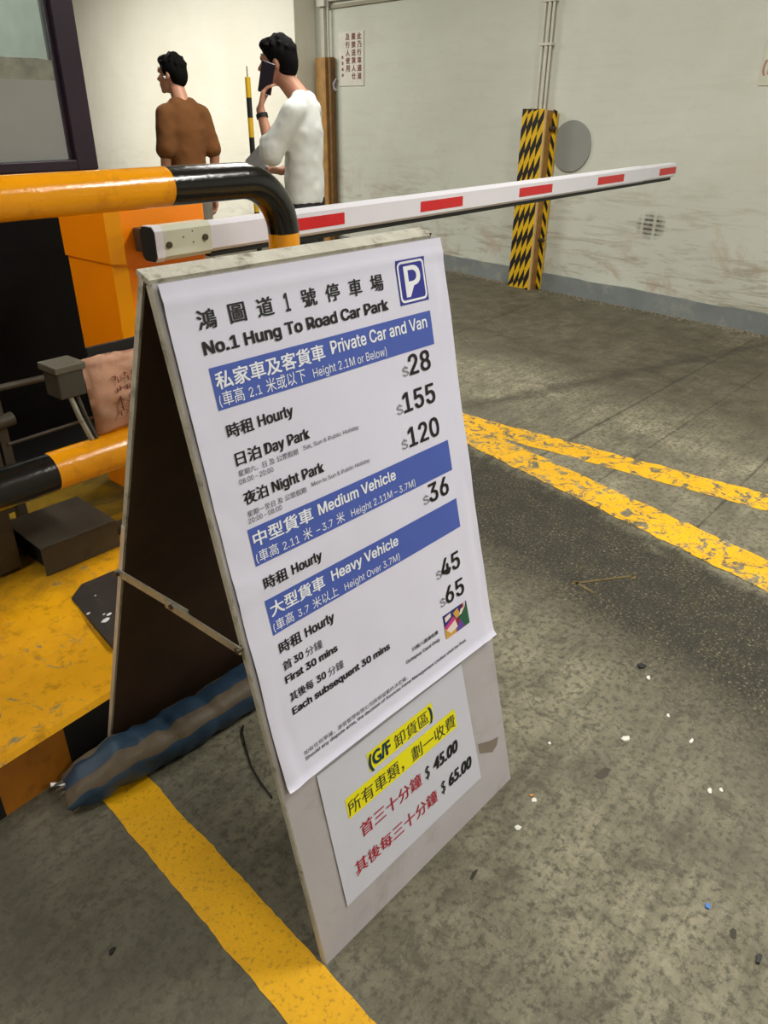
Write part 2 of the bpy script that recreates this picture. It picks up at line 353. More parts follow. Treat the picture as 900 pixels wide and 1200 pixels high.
# dusty gravel line where the floor meets the wall
mb = MB()
for i in range(900):
    s = random.choice((random.uniform(-2, 1.98), random.uniform(2.37, 4.2))); o = .02 + abs(random.gauss(0, .05)); r = random.uniform(.003, .009); p = wp(s, r * .4, o)
    a = random.random() * 6; pts = [(p.x + r * math.cos(a + k * 2.1), p.y + r * math.sin(a + k * 2.1)) for k in range(3)]
    mb.prism(pts, 0, r)
g = mb.build('gravel', mat('pale_grit', (150, 140, 120), .9)); g['kind'] = 'stuff'; g['label'] = 'fine pale grit lying along the foot of the lane wall'; g['category'] = 'grit'

# ---- painted floor lines (outline pieces, ragged edges)
def strip(name, a, c, w0, w1, m, label, z=.0012, rag=.006, seg=160):
    a, c = Vector(a), Vector(c); d = (c - a).normalized(); nn = Vector((-d.y, d.x)); L = (c - a).length; vs = []
    for i in range(seg + 1):
        t = i / seg; p = a + d * (L * t); w_ = w0 + (w1 - w0) * t
        e1 = rag * noise.noise(Vector((L * t * 14, w_ * 50, z * 1e3))) + rag * .6 * noise.noise(Vector((L * t * 50, 1, 5)))
        e2 = rag * noise.noise(Vector((L * t * 14, 7, 9))) + rag * .6 * noise.noise(Vector((L * t * 50, 4, 5)))
        q, r_ = p + nn * (w_ / 2 + e1), p - nn * (w_ / 2 + e2); vs += [(q.x, q.y, z), (r_.x, r_.y, z)]
    o = MB().add(vs, [[2 * i, 2 * i + 1, 2 * i + 3, 2 * i + 2] for i in range(seg)]).build(name, m)
    return tag(o, label, 'road marking')
strip('yellow_line', (.565, 1.30), (.3605, -1.2), .108, .112, LINE_NEAR, 'yellow painted line running under the price board towards the camera', rag=.004)
strip('yellow_line', (3.02, 2.10), (3.25, -3.5), .17, .14, LINE_FAR, 'worn yellow lane line on the far side, nearest the lane wall', z=.0012, rag=.012)
strip('yellow_line', (2.93, 2.0), (1.757, -2.5), .19, .17, LINE_FAR, 'worn yellow lane line slanting nearer to the price board, edge of the tarmac', z=.0018, rag=.012)
strip('yellow_line', (3.0, 2.9), (2.95, 1.95), .40, .30, LINE_FAR, 'wide yellow patch where the two lane lines meet behind the board', z=.0024, rag=.012)
mb = MB()
for (x0, y0, x1, y1, w_) in ((2.02, .86, 2.205, .72, .005), (2.04, .86, 2.02, .775, .006), (2.205, .72, 2.185, .715, .008)):
    d = Vector((x1 - x0, y1 - y0)).normalized(); nn = Vector((-d.y, d.x)) * w_
    mb.add([(x0 + nn.x, y0 + nn.y, .0015), (x1 + nn.x, y1 + nn.y, .0015), (x1 - nn.x, y1 - nn.y, .0015), (x0 - nn.x, y0 - nn.y, .0015)], [[0, 1, 2, 3]])
tag(mb.build('painted_arrow_mark', mat('faded_orange_paint', (104, 88, 48), .8, var=.4, scale=30)), 'small faded orange survey mark on the dark tarmac', 'road marking')

# ---- kerb island
KX0, KX1, KH, KYF, KYB = -2.2, 1.80, .145, 1.382, 5.0
mb = MB(); prof = [(KYF + .012, KH), (1.66, KH + .001), (1.76, KH + .010), (KYB, KH + .012)]
def ky(x): return KYF + (x - .35) * .045
xs = [KX0 + i * .1 for i in range(41)]
for (y0, z0), (y1, z1) in zip(prof, prof[1:]):
    for xa, xb in zip(xs, xs[1:]):
        sa = (ky(xa) - KYF) if y0 < 1.5 else 0; sb = (ky(xb) - KYF) if y0 < 1.5 else 0
        mb.add([(xa, y0 + sa, z0), (xb, y0 + sb, z0), (xb, y1, z1), (xa, y1, z1)], [[0, 1, 2, 3]], 0)
edges = [KX0, -1.5, -1.05, -.65, -.25, .02, .345, .512, .95, 1.35, KX1]
for i, (xa, xb) in enumerate(zip(edges, edges[1:])):
    mi = 1 if abs(xa - .345) < .01 or (i % 2 == 0 and i != 6) else 2
    if abs(xa - .02) < .01: mi = 2
    mb.add([(xa, ky(xa), 0), (xb, ky(xb), 0), (xb, ky(xb), KH - .010), (xa, ky(xa), KH - .010)], [[0, 1, 2, 3]], mi)
    mb.add([(xa, ky(xa), KH - .010), (xb, ky(xb), KH - .010), (xb, ky(xb) + .012, KH), (xa, ky(xa) + .012, KH)], [[0, 1, 2, 3]], 0)
mb.add([(KX1, ky(KX1), 0), (KX1, KYB, 0), (KX1, KYB, KH + .01), (KX1, 1.7, KH), (KX1, ky(KX1) + .01, KH)], [[0, 1, 2, 3, 4]], 1)
mb.add([(KX0, ky(KX0), 0), (KX0, KYB, 0), (KX0, KYB, KH + .01), (KX0, ky(KX0) + .01, KH)], [[3, 2, 1, 0]], 1)
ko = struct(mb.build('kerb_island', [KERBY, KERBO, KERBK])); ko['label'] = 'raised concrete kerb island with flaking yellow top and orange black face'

# ================================================================== price board (A-frame)
TI = R(13.561); BW, BL_ = .604, 1.228; SR = R(-2.7)
sign = thing('a_frame_price_board', 'white folding A-frame car park price board standing on the floor', 'sign board', (.567, .604, 0), SR)
EX, ET, EN = Vector((1, 0, 0)), Vector((0, math.sin(TI), math.cos(TI))), Vector((0, -math.cos(TI), math.sin(TI)))
def fp(s, t, d=0): return EX * s + ET * t + EN * d
def slab(mb, P, s0, s1, t0, t1, d0, d1, mi=0, jag=0, n=1):
    vs = [P(s, t, d) for d in (d0, d1) for s, t in ((s0, t0), (s1, t0), (s1, t1), (s0, t1))]
    mb.add(vs, [[0, 3, 2, 1], [4, 5, 6, 7], [0, 1, 5, 4], [1, 2, 6, 5], [2, 3, 7, 6], [3, 0, 4, 7]], mi); return mb
# front board: painted face, worn ply edges, brown back
T_ = .012
mb = MB(); n = 60
for i in range(n):
    t0, t1 = BL_ * i / n, BL_ * (i + 1) / n
    j0 = .0012 * noise.noise(Vector((t0 * 40, 2, 0))); j1 = .0012 * noise.noise(Vector((t1 * 40, 2, 0)))
    e0, e1 = .0025 + j0, .0025 + j1
    mb.add([fp(e0, t0), fp(e1, t1), fp(0, t1, -.003), fp(0, t0, -.003)], [[0, 1, 2, 3]], 1)
    mb.add([fp(0, t0, -.003), fp(0, t1, -.003), fp(0, t1, -T_), fp(0, t0, -T_)], [[0, 1, 2, 3]], 1)
    mb.add([fp(e0, t0), fp(BW, t0), fp(BW, t1), fp(e1, t1)], [[0, 1, 2, 3]], 0)
mb.add([fp(0, 0, -T_), fp(BW, 0, -T_), fp(BW, BL_, -T_), fp(0, BL_, -T_)], [[3, 2, 1, 0]], 2)
mb.add([fp(BW, 0), fp(BW, 0, -T_), fp(BW, BL_, -T_), fp(BW, BL_)], [[0, 1, 2, 3]], 1)
mb.add([fp(0, 0), fp(BW, 0), fp(BW, 0, -T_), fp(0, 0, -T_)], [[0, 1, 2, 3]], 1)
mb.add([fp(0, BL_), fp(BW, BL_), fp(BW, BL_, -T_), fp(0, BL_, -T_)], [[3, 2, 1, 0]], 1)
mb.build('front_board', [PLY_FACE, PLY_EDGE, PLY_DARK], sign)
# rear board
top = fp(0, BL_, -T_ - .001); ytop, ztop = top.y + .002, top.z + .009
foot_y = .778; RL = math.hypot(foot_y - ytop, ztop)
RTd = Vector((0, -(foot_y - ytop), ztop)).normalized(); RNd = Vector((0, ztop, foot_y - ytop)).normalized()
def rp(s, t, d=0): return Vector((0, foot_y, 0)) + EX * s + RTd * t + RNd * d
mb = MB(); slab(mb, rp, .004, BW, 0, RL, -.0015, .0005, 2); slab(mb, rp, .0, BW, .0, RL, .0005, T_, 0)
mb.build('rear_board', [PLY_EDGE, PLY_EDGE, PLY_DARK], sign)
slab(MB(), rp, -.0012, 0, .0, .80, .0005, T_).build('rear_edge_strip', PLY_STRIP, sign)
# top capping on rear board
slab(MB(), rp, -.001, BW - .02, RL - .003, RL + .005, -.014, T_ + .004).build('top_rail', PLY_EDGE, sign)
# scuffs and the patch of torn paint on the lower board
mb = MB(); pts = [(0.507, 0.162), (0.549, 0.144), (0.58, 0.135), (0.57, 0.118), (0.552, 0.111), (0.508, 0.136)]
mb.add([fp(s, t, .0006) for s, t in pts], [list(range(len(pts)))]); mb.build('paint_scar', mat('scar_brown', (128, 116, 106), .6), sign)
# hinged steel stay
def rod(mb, a, c, w_, th, mi=0):
    a, c = Vector(a), Vector(c); d = (c - a).normalized(); x = Vector((1, 0, 0)); nn = d.cross(x).normalized()
    vs = [p + x * dx * th + nn * dn * w_ / 2 for p in (a, c) for dx, dn in ((-1, -1), (-1, 1), (0, 1), (0, -1))]
    mb.add(vs, [[0, 1, 2, 3], [7, 6, 5, 4], [0, 4, 5, 1], [1, 5, 6, 2], [2, 6, 7, 3], [3, 7, 4, 0]], mi); return mb
def tolocal(p): return Matrix.Rotation(-SR, 4, 'Z') @ (Vector(p) - Vector((.567, .604, 0)))
A, J, B_ = tolocal((.615, 1.174, .633)), tolocal((.590, .944, .645)), tolocal((.560, .751, .657))
A = rp(0, .628 / RTd.z, .006); B_ = fp(0, .655 / math.cos(TI), -.006); J = (A + B_) / 2 + Vector((0, 0, .004)); A.x = J.x = B_.x = -.002
stay = rod(MB(), A, J + (J - A).normalized() * .045, .017, .003)
rod(stay, A, A + (A - J).normalized() * .008, .010, .006)
st = stay.build('stay', STEEL, sign)
rod(MB(), B_ + Vector((-.0035, -.004, 0)), J + Vector((-.0035, .022, -.004)), .015, .003).build('stay', STEEL, sign)
for p in (A, J, B_): MB().tube([p + Vector((.002, 0, 0)), p + Vector((-.010, 0, 0))], .005, 12).build('rivet', BOLT, st)

# ---- poster: wrinkled vinyl sheet
PT0, PT1 = .394, 1.2265
def wv(s, t):
    e = min(s, .604 - s); q = 0.0012 * math.sin(s * 11 + t * 6) + .0016 * noise.noise(Vector((s * 5, t * 4, 1))) + .0006 * noise.noise(Vector((s * 16, t * 12, 4)))
    q += .0016 * math.exp(-((t - .765 + .10 * (s - .1)) / .012) ** 2) * math.exp(-(s / .12) ** 2)      # crease by the left edge
    q += .0050 * abs(noise.noise(Vector((s * 22, t * 7, 9)))) * math.exp(-(s / .06) ** 2)
    q += .0038 * abs(noise.noise(Vector((s * 22, t * 7, 2)))) * math.exp(-((.604 - s) / .05) ** 2)
    q += .006 * max(0, 1 - (t - PT0) / .012) ** 2 + .0035 * math.exp(-((t - PT0) / .05) ** 2)
    q += .002 * math.exp(-((t - 1.200) / .008) ** 2)
    q += .0018 * math.exp(-((t - .745 - .12 * s) / .014) ** 2) * math.exp(-(s / .18) ** 2)
    return .0035 + q
def pf(s, t, z=0): return fp(s, t, wv(s, t) + z)
mb = MB(); nx, ny = 90, 130; vs = []
for j in range(ny + 1):
    for i in range(nx + 1):
        t = PT0 + (PT1 - PT0) * j / ny; s = .008 + (.6055 - .008) * i / nx
        if i == nx: s += .0018 * noise.noise(Vector((t * 9, 5, 5)))
        if i == 0: s += .0012 * noise.noise(Vector((t * 9, 1, 5)))
        vs.append(pf(s, t))
W_ = nx + 1
mb.add(vs, [[j * W_ + i, j * W_ + i + 1, (j + 1) * W_ + i + 1, (j + 1) * W_ + i] for j in range(ny) for i in range(nx)], 0, True)
poster = mb.build('poster', VINYL, sign); poster['label'] = 'white printed vinyl price poster'
def patch(mb, s0, s1, t0, t1, z, mi=0, nx=40, ny=8, fn=pf):
    vs = [fn(s0 + (s1 - s0) * i / nx, t0 + (t1 - t0) * j / ny, z) for j in range(ny + 1) for i in range(nx + 1)]
    mb.add(vs, [[j * (nx + 1) + i, j * (nx + 1) + i + 1, (j + 1) * (nx + 1) + i + 1, (j + 1) * (nx + 1) + i] for j in range(ny) for i in range(nx)], mi, True); return mb
for t0, t1 in ((1.0415, 1.1035), (.792, .854), (.670, .732)): patch(MB(), .0545, .549, t0, t1, .0006).build('blue_band', BLUE, poster)
def words(name, items, m, parent=poster, fn=pf):
    for it in items:                                   # each printed word or line is a part of its own
        mb = MB(); lettering(mb, *it[:5], fn, **(it[5] if len(it) > 5 else {})); mb.build(name, m, parent)
C = dict(cjk=True)
# title
items = [(ch, c - w_ / 2, c + w_ / 2, 1.157, .027, dict(cjk=True, bold=.0006)) for ch, c, w_ in zip('鴻圖道1號停車場', (.070, .124, .176, .2195, .265, .317, .370, .423), (.031, .029, .030, .0085, .030, .030, .029, .030))]
words('title_lettering', items, INK)
words('title_lettering', [('No.1 Hung To Road Car Park', .054, .441, 1.123, .0175, dict(bold=.0011))], INK)
# parking symbol
mb = MB(); patch(mb, .4745, .5505, 1.123, 1.200, .0006, 0, 10, 10)
def rrect(s0, s1, t0, t1, r, n=6):
    out = []
    for cx, cy, a in ((s1 - r, t1 - r, 0), (s0 + r, t1 - r, 90), (s0 + r, t0 + r, 180), (s1 - r, t0 + r, 270)):
        out += [(cx + r * math.cos(R(a + 90 * k / n)), cy + r * math.sin(R(a + 90 * k / n))) for k in range(n + 1)]
    return out
o_, i_ = rrect(.4775, .5475, 1.1265, 1.197, .009), rrect(.4815, .5435, 1.1305, 1.193, .006); n = len(o_)
mb.add([pf(s, t, .0010) for s, t in o_ + i_], [[k, (k + 1) % n, (k + 1) % n + n, k + n] for k in range(n)], 1)
lettering(mb, 'P', .4945, .5335, 1.136, .0515, pf, mi=1, bold=.0016)
mb.build('parking_symbol', [NAVY, WHITEINK], poster)
# white text on the bands
words('band_lettering', [('私家車及客貨車', .0605, .274, 1.0705, .0255, dict(cjk=True, bold=.0006)), ('Private Car and Van', .290, .5345, 1.0755, .0205, dict(bold=.0006)),
    ('(車高 2.1 米或以下  Height 2.1M or Below)', .059, .419, 1.0475, .0140)], WHITEINK)
words('band_lettering', [('中型貨車', .0605, .182, .8225, .0245, dict(cjk=True, bold=.0006)), ('Medium Vehicle', .196, .387, .8265, .0185, dict(bold=.0007)),
    ('(車高 2.11 米 – 3.7 米  Height 2.11M – 3.7M)', .058, .436, .7975, .0128)], WHITEINK)
words('band_lettering', [('大型貨車', .0605, .178, .7005, .0245, dict(cjk=True, bold=.0006)), ('Heavy Vehicle', .196, .365, .7045, .0185, dict(bold=.0007)),
    ('(車高 3.7 米以上  Height Over 3.7M)', .058, .363, .6755, .0128)], WHITEINK)
# prices
def price(txt, s0, s1, t, d0):
    words('price_lettering', [(txt, s0, s1, t, .0355, dict(bold=.0011))], INK)
    words('dollar_mark', [('$', d0, d0 + .016, t + .001, .0165)], GREYINK)
price('28', .472, .530, .9995, .4525); price('155', .441, .530, .9365, .421); price('120', .440, .5275, .8715, .4185)
price('36', .470, .529, .7505, .4515); price('45', .472, .530, .5895, .4545); price('65', .472, .530, .529, .4525)
# body text
def row(cj, c0, c1, la, l0, l1, t, ch=.021, lh=.0165):
    words('rate_lettering', [(cj, c0, c1, t - .001, ch, dict(cjk=True, bold=.0005)), (la, l0 + .003, l1 + .001, t + .0015, lh, dict(bold=.0007))], INK)
row('時租', .060, .108, 'Hourly', .115, .185, .999); row('日泊', .063, .110, 'Day Park', .116, .208, .955)
row('夜泊', .061, .107, 'Night Park', .114, .223, .893); row('時租', .060, .108, 'Hourly', .115, .182, .750); row('時租', .060, .108, 'Hourly', .115, .182, .633)
words('small_print', [('星期六、日 及 公眾假期', .062, .180, .9375, .0098, C), ('Sat, Sun & Public Holiday', .192, .319, .941, .0068), ('08:00 – 20:00', .060, .126, .926, .0078),
    ('星期一至日 及 公眾假期', .061, .180, .8725, .0098, C), ('Mon to Sun & Public Holiday', .193, .331, .878, .0068), ('20:00 – 08:00', .060, .126, .8625, .0078),
    ('只限八達通收費', .353, .432, .4815, .0085, dict(cjk=True, bold=.0002)), ('Octopus Card Only', .332, .433, .4655, .0066, dict(bold=.0003)),
    ('如有任何爭議，源發管理有限公司將保留最終決定權。', .058, .327, .4345, .0088, C),
    ('Should any dispute arise, the decision of Sources Fame Management Limited shall be final.', .058, .510, .4255, .0062, dict(bold=.0002))], SOFTINK)
words('rate_lettering', [('首', .059, .078, .601, .0165, dict(cjk=True, bold=.0003)), ('30', .083, .103, .603, .0125, dict(bold=.0006)), ('分鐘', .109, .147, .600, .0165, C),
    ('First 30 mins', .058, .176, .578, .0125, dict(bold=.0008)), ('其後每', .058, .111, .5415, .0165, dict(cjk=True, bold=.0003)), ('30', .119, .140, .5435, .0125, dict(bold=.0006)), ('分鐘', .146, .183, .5405, .0165, C),
    ('Each subsequent 30 mins', .057, .297, .518, .0125, dict(bold=.0008))], INK)
# colourful stored-value card picture
cols = [mat('card_' + n_, c_, .4, var=.05) for n_, c_ in (('navy', (44, 48, 120)), ('magenta', (196, 60, 130)), ('gold', (206, 158, 70)), ('green', (36, 92, 64)), ('violet', (96, 70, 150)), ('cream', (230, 214, 206)), ('crimson', (140, 30, 50)))]
mb = MB(); patch(mb, .4525, .5315, .458, .510, .0006, 0, 6, 6)
def cp(pts, mi, z): mb.add([pf(.4525 + a * .079, .458 + c_ * .052, z) for a, c_ in pts], [list(range(len(pts)))], mi)
cp([(0, 0), (.45, 0), (.45, .55), (0, .5)], 2, .0010); cp([(0, .5), (.4, .72), (.5, .5), (.1, .28)], 1, .0012); cp([(.05, .35), (.45, .55), (.5, .2), (.2, .12)], 5, .0014)
cp([(.55, 0), (1, 0), (1, .9), (.62, .5)], 3, .0010); cp([(.42, 0), (.8, 0), (.66, .42), (.5, .5)], 4, .0012); cp([(.40, .85), (.52, .5), (.68, .62), (.6, .95)], 2, .0012)
cp([(.45, .45), (.56, .6), (.62, .42), (.52, .25)], 6, .0016); cp([(.62, .6), (.8, 1), (.95, 1), (.9, .82), (.72, .6)], 5, .0014); cp([(.7, .82), (.78, .98), (.88, .96), (.84, .82)], 6, .0016)
cp([(.06, .68), (.3, .78), (.3, .95), (.06, .9)], 5, .0016)
mb.build('card_picture', cols, poster)

# ---- lower laminated notice
def qf(s, t, z=0): return fp(s, t, .0022 + .0012 * noise.noise(Vector((s * 4, t * 5, 3))) + z)
pp = Matrix.Identity(4)
c4 = [(.0735, .079), (.498, .078), (.490, .3785), (.074, .3785)]
mb = MB(); nx = ny = 24
vs = []
for j in range(ny + 1):
    for i in range(nx + 1):
        u, v = i / nx, j / ny
        s = (c4[0][0] * (1 - u) + c4[1][0] * u) * (1 - v) + (c4[3][0] * (1 - u) + c4[2][0] * u) * v
        t = (c4[0][1] * (1 - u) + c4[1][1] * u) * (1 - v) + (c4[3][1] * (1 - u) + c4[2][1] * u) * v
        vs.append(qf(s, t))
mb.add(vs, [[j * (nx + 1) + i, j * (nx + 1) + i + 1, (j + 1) * (nx + 1) + i + 1, (j + 1) * (nx + 1) + i] for j in range(ny) for i in range(nx)], 0, True)
notice = mb.build('notice_sheet', PAPER, sign); notice['label'] = 'smaller white laminated sheet with yellow highlights'
patch(MB(), .192, .383, .3055, .3465, .0005, fn=qf).build('highlight', HILITE, notice)
patch(MB(), .1215, .447, .2475, .2925, .0005, fn=qf).build('highlight', HILITE, notice)
words('notice_lettering', [('(G/F', .194, .253, .3125, .0275, dict(bold=.0014, font='B')), (')', .371, .379, .3125, .0275, dict(bold=.0014, font='B'))], TEAL, notice, qf)
words('notice_lettering', [('卸貨區', .265, .367, .3085, .0305, C), ('所有車類，劃一收費', .1235, .443, .2515, .0325, C)], mat('dark_olive_ink', (34, 44, 40), .5, var=0), notice, qf)
words('notice_lettering', [('首三十分鐘', .142, .317, .1885, .031, dict(cjk=True, bold=.0003)), ('其後每三十分鐘', .110, .353, .1215, .031, dict(cjk=True, bold=.0003))], REDINK, notice, qf)
words('notice_lettering', [('$', .330, .3445, .1915, .0275, dict(font='B', shear=.15)), ('45.00', .358, .438, .194, .0265, dict(bold=.0015, font='B', shear=.2)),
    ('$', .368, .3825, .1275, .0275, dict(font='B', shear=.15)), ('65.00', .395, .473, .1285, .0265, dict(bold=.0015, font='B', shear=.2))], INK, notice, qf)

# ================================================================== guard rail hoop
rail = thing('tube_guard_rail', 'thick yellow and black steel tube guard hoop behind the price board', 'guard rail', (1.565, 1.69, .15))
def rel(*p): return Vector(p) - Vector((1.565, 1.69, .15))
rr_ = .0455; Rb = .15; XR, YR, ZT = 1.565, 1.69, 1.232
arc = [rel(XR - Rb + Rb * math.sin(a), YR, ZT - Rb + Rb * math.cos(a)) for a in [math.pi / 2 * k / 16 for k in range(17)]]
MB().tube([rel(-.9, YR, ZT), rel(-.2, YR, ZT), rel(.5, YR, ZT), rel(1.18, YR, ZT)], rr_, 40).build('top_rail', ORANGE, rail)
MB().tube([rel(1.18, YR, ZT)] + arc[:-1] + [rel(XR, YR, 1.088)], rr_, 40).build('elbow', BLACKM, rail)
MB().tube([rel(XR, YR, 1.088), rel(XR, YR, .75)], rr_, 32).build('leg', ORANGE, rail)
MB().tube([rel(XR, YR, .75), rel(XR, YR, .45)], rr_, 32).build('leg', BLACKM, rail)
MB().tube([rel(XR, YR, .45), rel(XR, YR, .15)], rr_, 32).build('leg', ORANGE, rail)
MB().tube([rel(-.9, YR, .612), rel(.750, YR, .612)], .048, 40).build('lower_rail', BLACKM, rail)
MB().tube([rel(.750, YR, .612), rel(1.25, YR, .612), rel(XR - .03, YR, .612)], .048, 40).build('lower_rail', ORANGE, rail)
MB().tube([rel(-.9, YR, .15), rel(-.9, YR, ZT)], rr_, 32).build('leg', ORANGE, rail)

# ================================================================== barrier cabinet and boom
cab = thing('barrier_cabinet', 'bright orange barrier machine cabinet on the kerb behind the boom', 'cabinet', (1.30, 2.15, .155))
def cabpoly(x0, x1, y0, y1, ch): return [(x0 + ch, y0), (x1 - .01, y0), (x1, y0 + .01), (x1, y1), (x0, y1), (x0, y0 + ch)]
def cabpart(name, g, z0, z1, c=0):
    mb = MB(); P_ = [(x - 1.30, y - 2.15) for x, y in cabpoly(1.296 - g, 1.635 + g, 2.15 - g, 2.44 + g, .034)]; n = len(P_)
    vs = [Vector((x, y, z0)) for x, y in P_] + [Vector((x, y, z1 - c)) for x, y in P_]
    cx, cy = .17, .14; vs += [Vector((x + (cx - x) * c * 3, y + (cy - y) * c * 3, z1)) for x, y in P_]
    fs = [[i, (i + 1) % n, (i + 1) % n + n, i + n] for i in range(n)] + [[i + n, (i + 1) % n + n, (i + 1) % n + 2 * n, i + 2 * n] for i in range(n)]
    for i, f in enumerate(fs): mb.add([vs[k] for k in f], [[0, 1, 2, 3]], 1 if i == 5 else 0)
    mb.add(vs[:n], [list(range(n))[::-1]]); mb.add(vs[2 * n:], [list(range(n))]); return mb.build(name, [CABO, CABL], cab)
cabpart('body', 0, 0, .82); cabpart('hood', .006, .82, .995, .012)
MB().box(-.004 + .0, -.006, .10, .135, .90, .906).build('key_slot', RUBBER, cab)

boom = thing('barrier_boom', 'white barrier arm with red patches reaching across the lane', 'barrier', (1.34, 2.0, 1.045), 0)
boom.rotation_euler = (0, R(-.32), R(-.0))
def prof_tube(x0, x1, y0, y1, z0, z1, ch, mi=0, chb=None):
    cb = ch if chb is None else chb
    P_ = [(y0, z0 + cb), (y0, z1 - ch), (y0 + ch, z1), (y1 - ch, z1), (y1, z1 - ch), (y1, z0 + cb), (y1 - cb, z0), (y0 + cb, z0)]
    vs = [(x0, y, z) for y, z in P_] + [(x1, y, z) for y, z in P_]
    return MB().add(vs, [list(range(8))[::-1], list(range(8, 16))] + [[i, (i + 1) % 8, (i + 1) % 8 + 8, i + 8] for i in range(8)], mi)
prof_tube(.03, 3.55, .004, .064, -.044, .044, .010).build('arm', BOOMW, boom)
prof_tube(3.553, 4.045, .0055, .0625, -.042, .042, .010).build('arm_tip', BOOMW, boom)
prof_tube(.028, .205, 0, .068, -.049, .049, .013).build('sleeve', BOOMG, boom)
prof_tube(.0, .028, -.002, .070, -.051, .050, .013).build('sleeve_collar', BOOMW, boom)
prof_tube(-.004, .0, -.0005, .0685, -.049, .048, .013).build('end_cap', RUBBER, boom)
MB().box(.21, 4.03, .022, .050, -.062, -.044, b=.002).build('rubber_strip', RUBBER, boom)
for x, z in ((.045, -.004), (.180, .004)): MB().tube([(x, -.006, z), (x, .002, z)], .0095, 12).build('bolt', BOLT, boom)
for x, z in ((.135, .026), (.135, -.006), (.1, .012)): MB().tube([(x, -.0005, z), (x, .002, z)], .0025, 8).build('rivet_hole', RUBBER, boom)
for i, (x0, x1) in enumerate(((1.935, 2.163), (2.625, 2.927), (3.405, 3.727), (4.247, 4.585), (5.123, 5.395))):
    y = .0025 if i < 4 else .004
    MB().box((x0 - 1.34) if i else .53, x1 - 1.34, y, y + .002, -.021, .019).build('red_patch', REDT, boom)
MB().box(.02, .16, .066, .143, -.035, .035, b=.004).build('bracket', BOLT, boom)

# ================================================================== items on the kerb
def cover(name, label, x, y, z, sx, sy, sz, rz=0):
    t = thing(name, label, 'metal cover', (x, y, z), rz); th = .004
    mb = MB().box(0, sx, 0, sy, sz - th, sz, b=.0015).box(0, sx, 0, th, 0, sz - th).box(0, sx, sy - th, sy, 0, sz - th).box(sx - th, sx, th, sy - th, 0, sz - th)
    mb.build('shell', DKSTEEL, t); MB().box(.02, sx - .01, .03, sy - .01, .0, sz * .6).build('inner_frame', RUBBER, t); return t
cover('steel_cover', 'dark folded steel cover lying flat on the yellow kerb top', .80, 1.985, .157, .245, .245, .095, R(-2))
t = thing('steel_post_box', 'tall dark steel post box at the left edge behind the lower rail', 'post', (.50, 2.08, .157))
MB().box(0, .275, 0, .25, .008, .33, b=.003).build('body', DKSTEEL, t); MB().box(.01, .265, .01, .24, 0, .008).build('foot', RUBBER, t)
MB().box(-.004, .28, -.004, .254, .33, .345, b=.003).build('cap', DKSTEEL, t)
# black base plate
t = thing('base_plate', 'black chipped rubber base plate with clipped corner on the kerb', 'plate', (.738, 1.527, .147))
P_ = [(.0, .0), (.047, .293), (.104, .336), (.42, .315), (.42, -.06), (.05, -.055)]
MB().prism(P_, 0, .014).build('plate', mat('worn_black_rubber', (46, 41, 38), .6, var=.25, scale=14, dirt=((78, 70, 62), .5)), t)
for (x, y, r) in ((0.052, 0.123, 0.013), (0.073, 0.14, 0.008), (0.038, 0.187, 0.006), (0.064, 0.151, 0.004), (0.098, 0.251, 0.003)):
    pts = [(x + r * (1 + .3 * math.sin(k * 2.3)) * math.cos(k * 1.05), y + r * .7 * (1 + .3 * math.cos(k * 1.9)) * math.sin(k * 1.05)) for k in range(6)]
    MB().prism(pts, .0140, .0156).build('paint_chip', WHITEINK, t)
# flat steel strap beside the cover
tag(MB().box(1.08, 1.30, 2.04, 2.10, .157, .176, b=.003).build('steel_strap', DKSTEEL), 'short dark steel strap lying between cover and cabinet', 'strap')

# dark rack with the box and sack
rack = thing('steel_rack', 'dark steel rack with two crossbars behind the guard rail', 'rack', (.93, 2.36, .157))
for x, y in ((-.02, 0), (.0, .14)):
    MB().box(x, x + .03, y, y + .03, 0, .95).build('post', DKSTEEL, rack)
MB().tube([(0, .0, .470), (.33, .0, .462)], .011, 12).build('crossbar', DKSTEEL, rack)
MB().tube([(0, .0, .283), (.33, .0, .288)], .006, 10).build('crossbar', DKSTEEL, rack)
MB().box(-.13, -.03, .0, .02, .05, .52).build('side_panel', DKSTEEL, rack)
MB().tube([(-.025, -.002, .36), (.035, -.002, .365)], .022, 12).build('bracket', DKSTEEL, rack)
jb = thing('switch_box', 'small dark grey switch box on angled steel legs beside the sack', 'box', (.832, 1.69, .661), 0)
BXG = mat('box_grey', (62, 56, 46), .5, dirt=((40, 34, 26), .5))
MB().box(-.018, .050, .0, .07, .118, .190, b=.004).build('body', BXG, jb); MB().box(-.024, .056, -.006, .076, .182, .200, b=.003).build('lid', mat('box_lid_grey', (88, 82, 68), .5), jb)
MB().tube([(.012, .02, .125), (.024, .012, .06), (.038, .0, .0)], .0065, 10).build('leg', STEEL, jb)
MB().tube([(.030, .02, .125), (.040, .012, .06), (.052, .0, -.0005)], .005, 10).build('leg', DKSTEEL, jb)
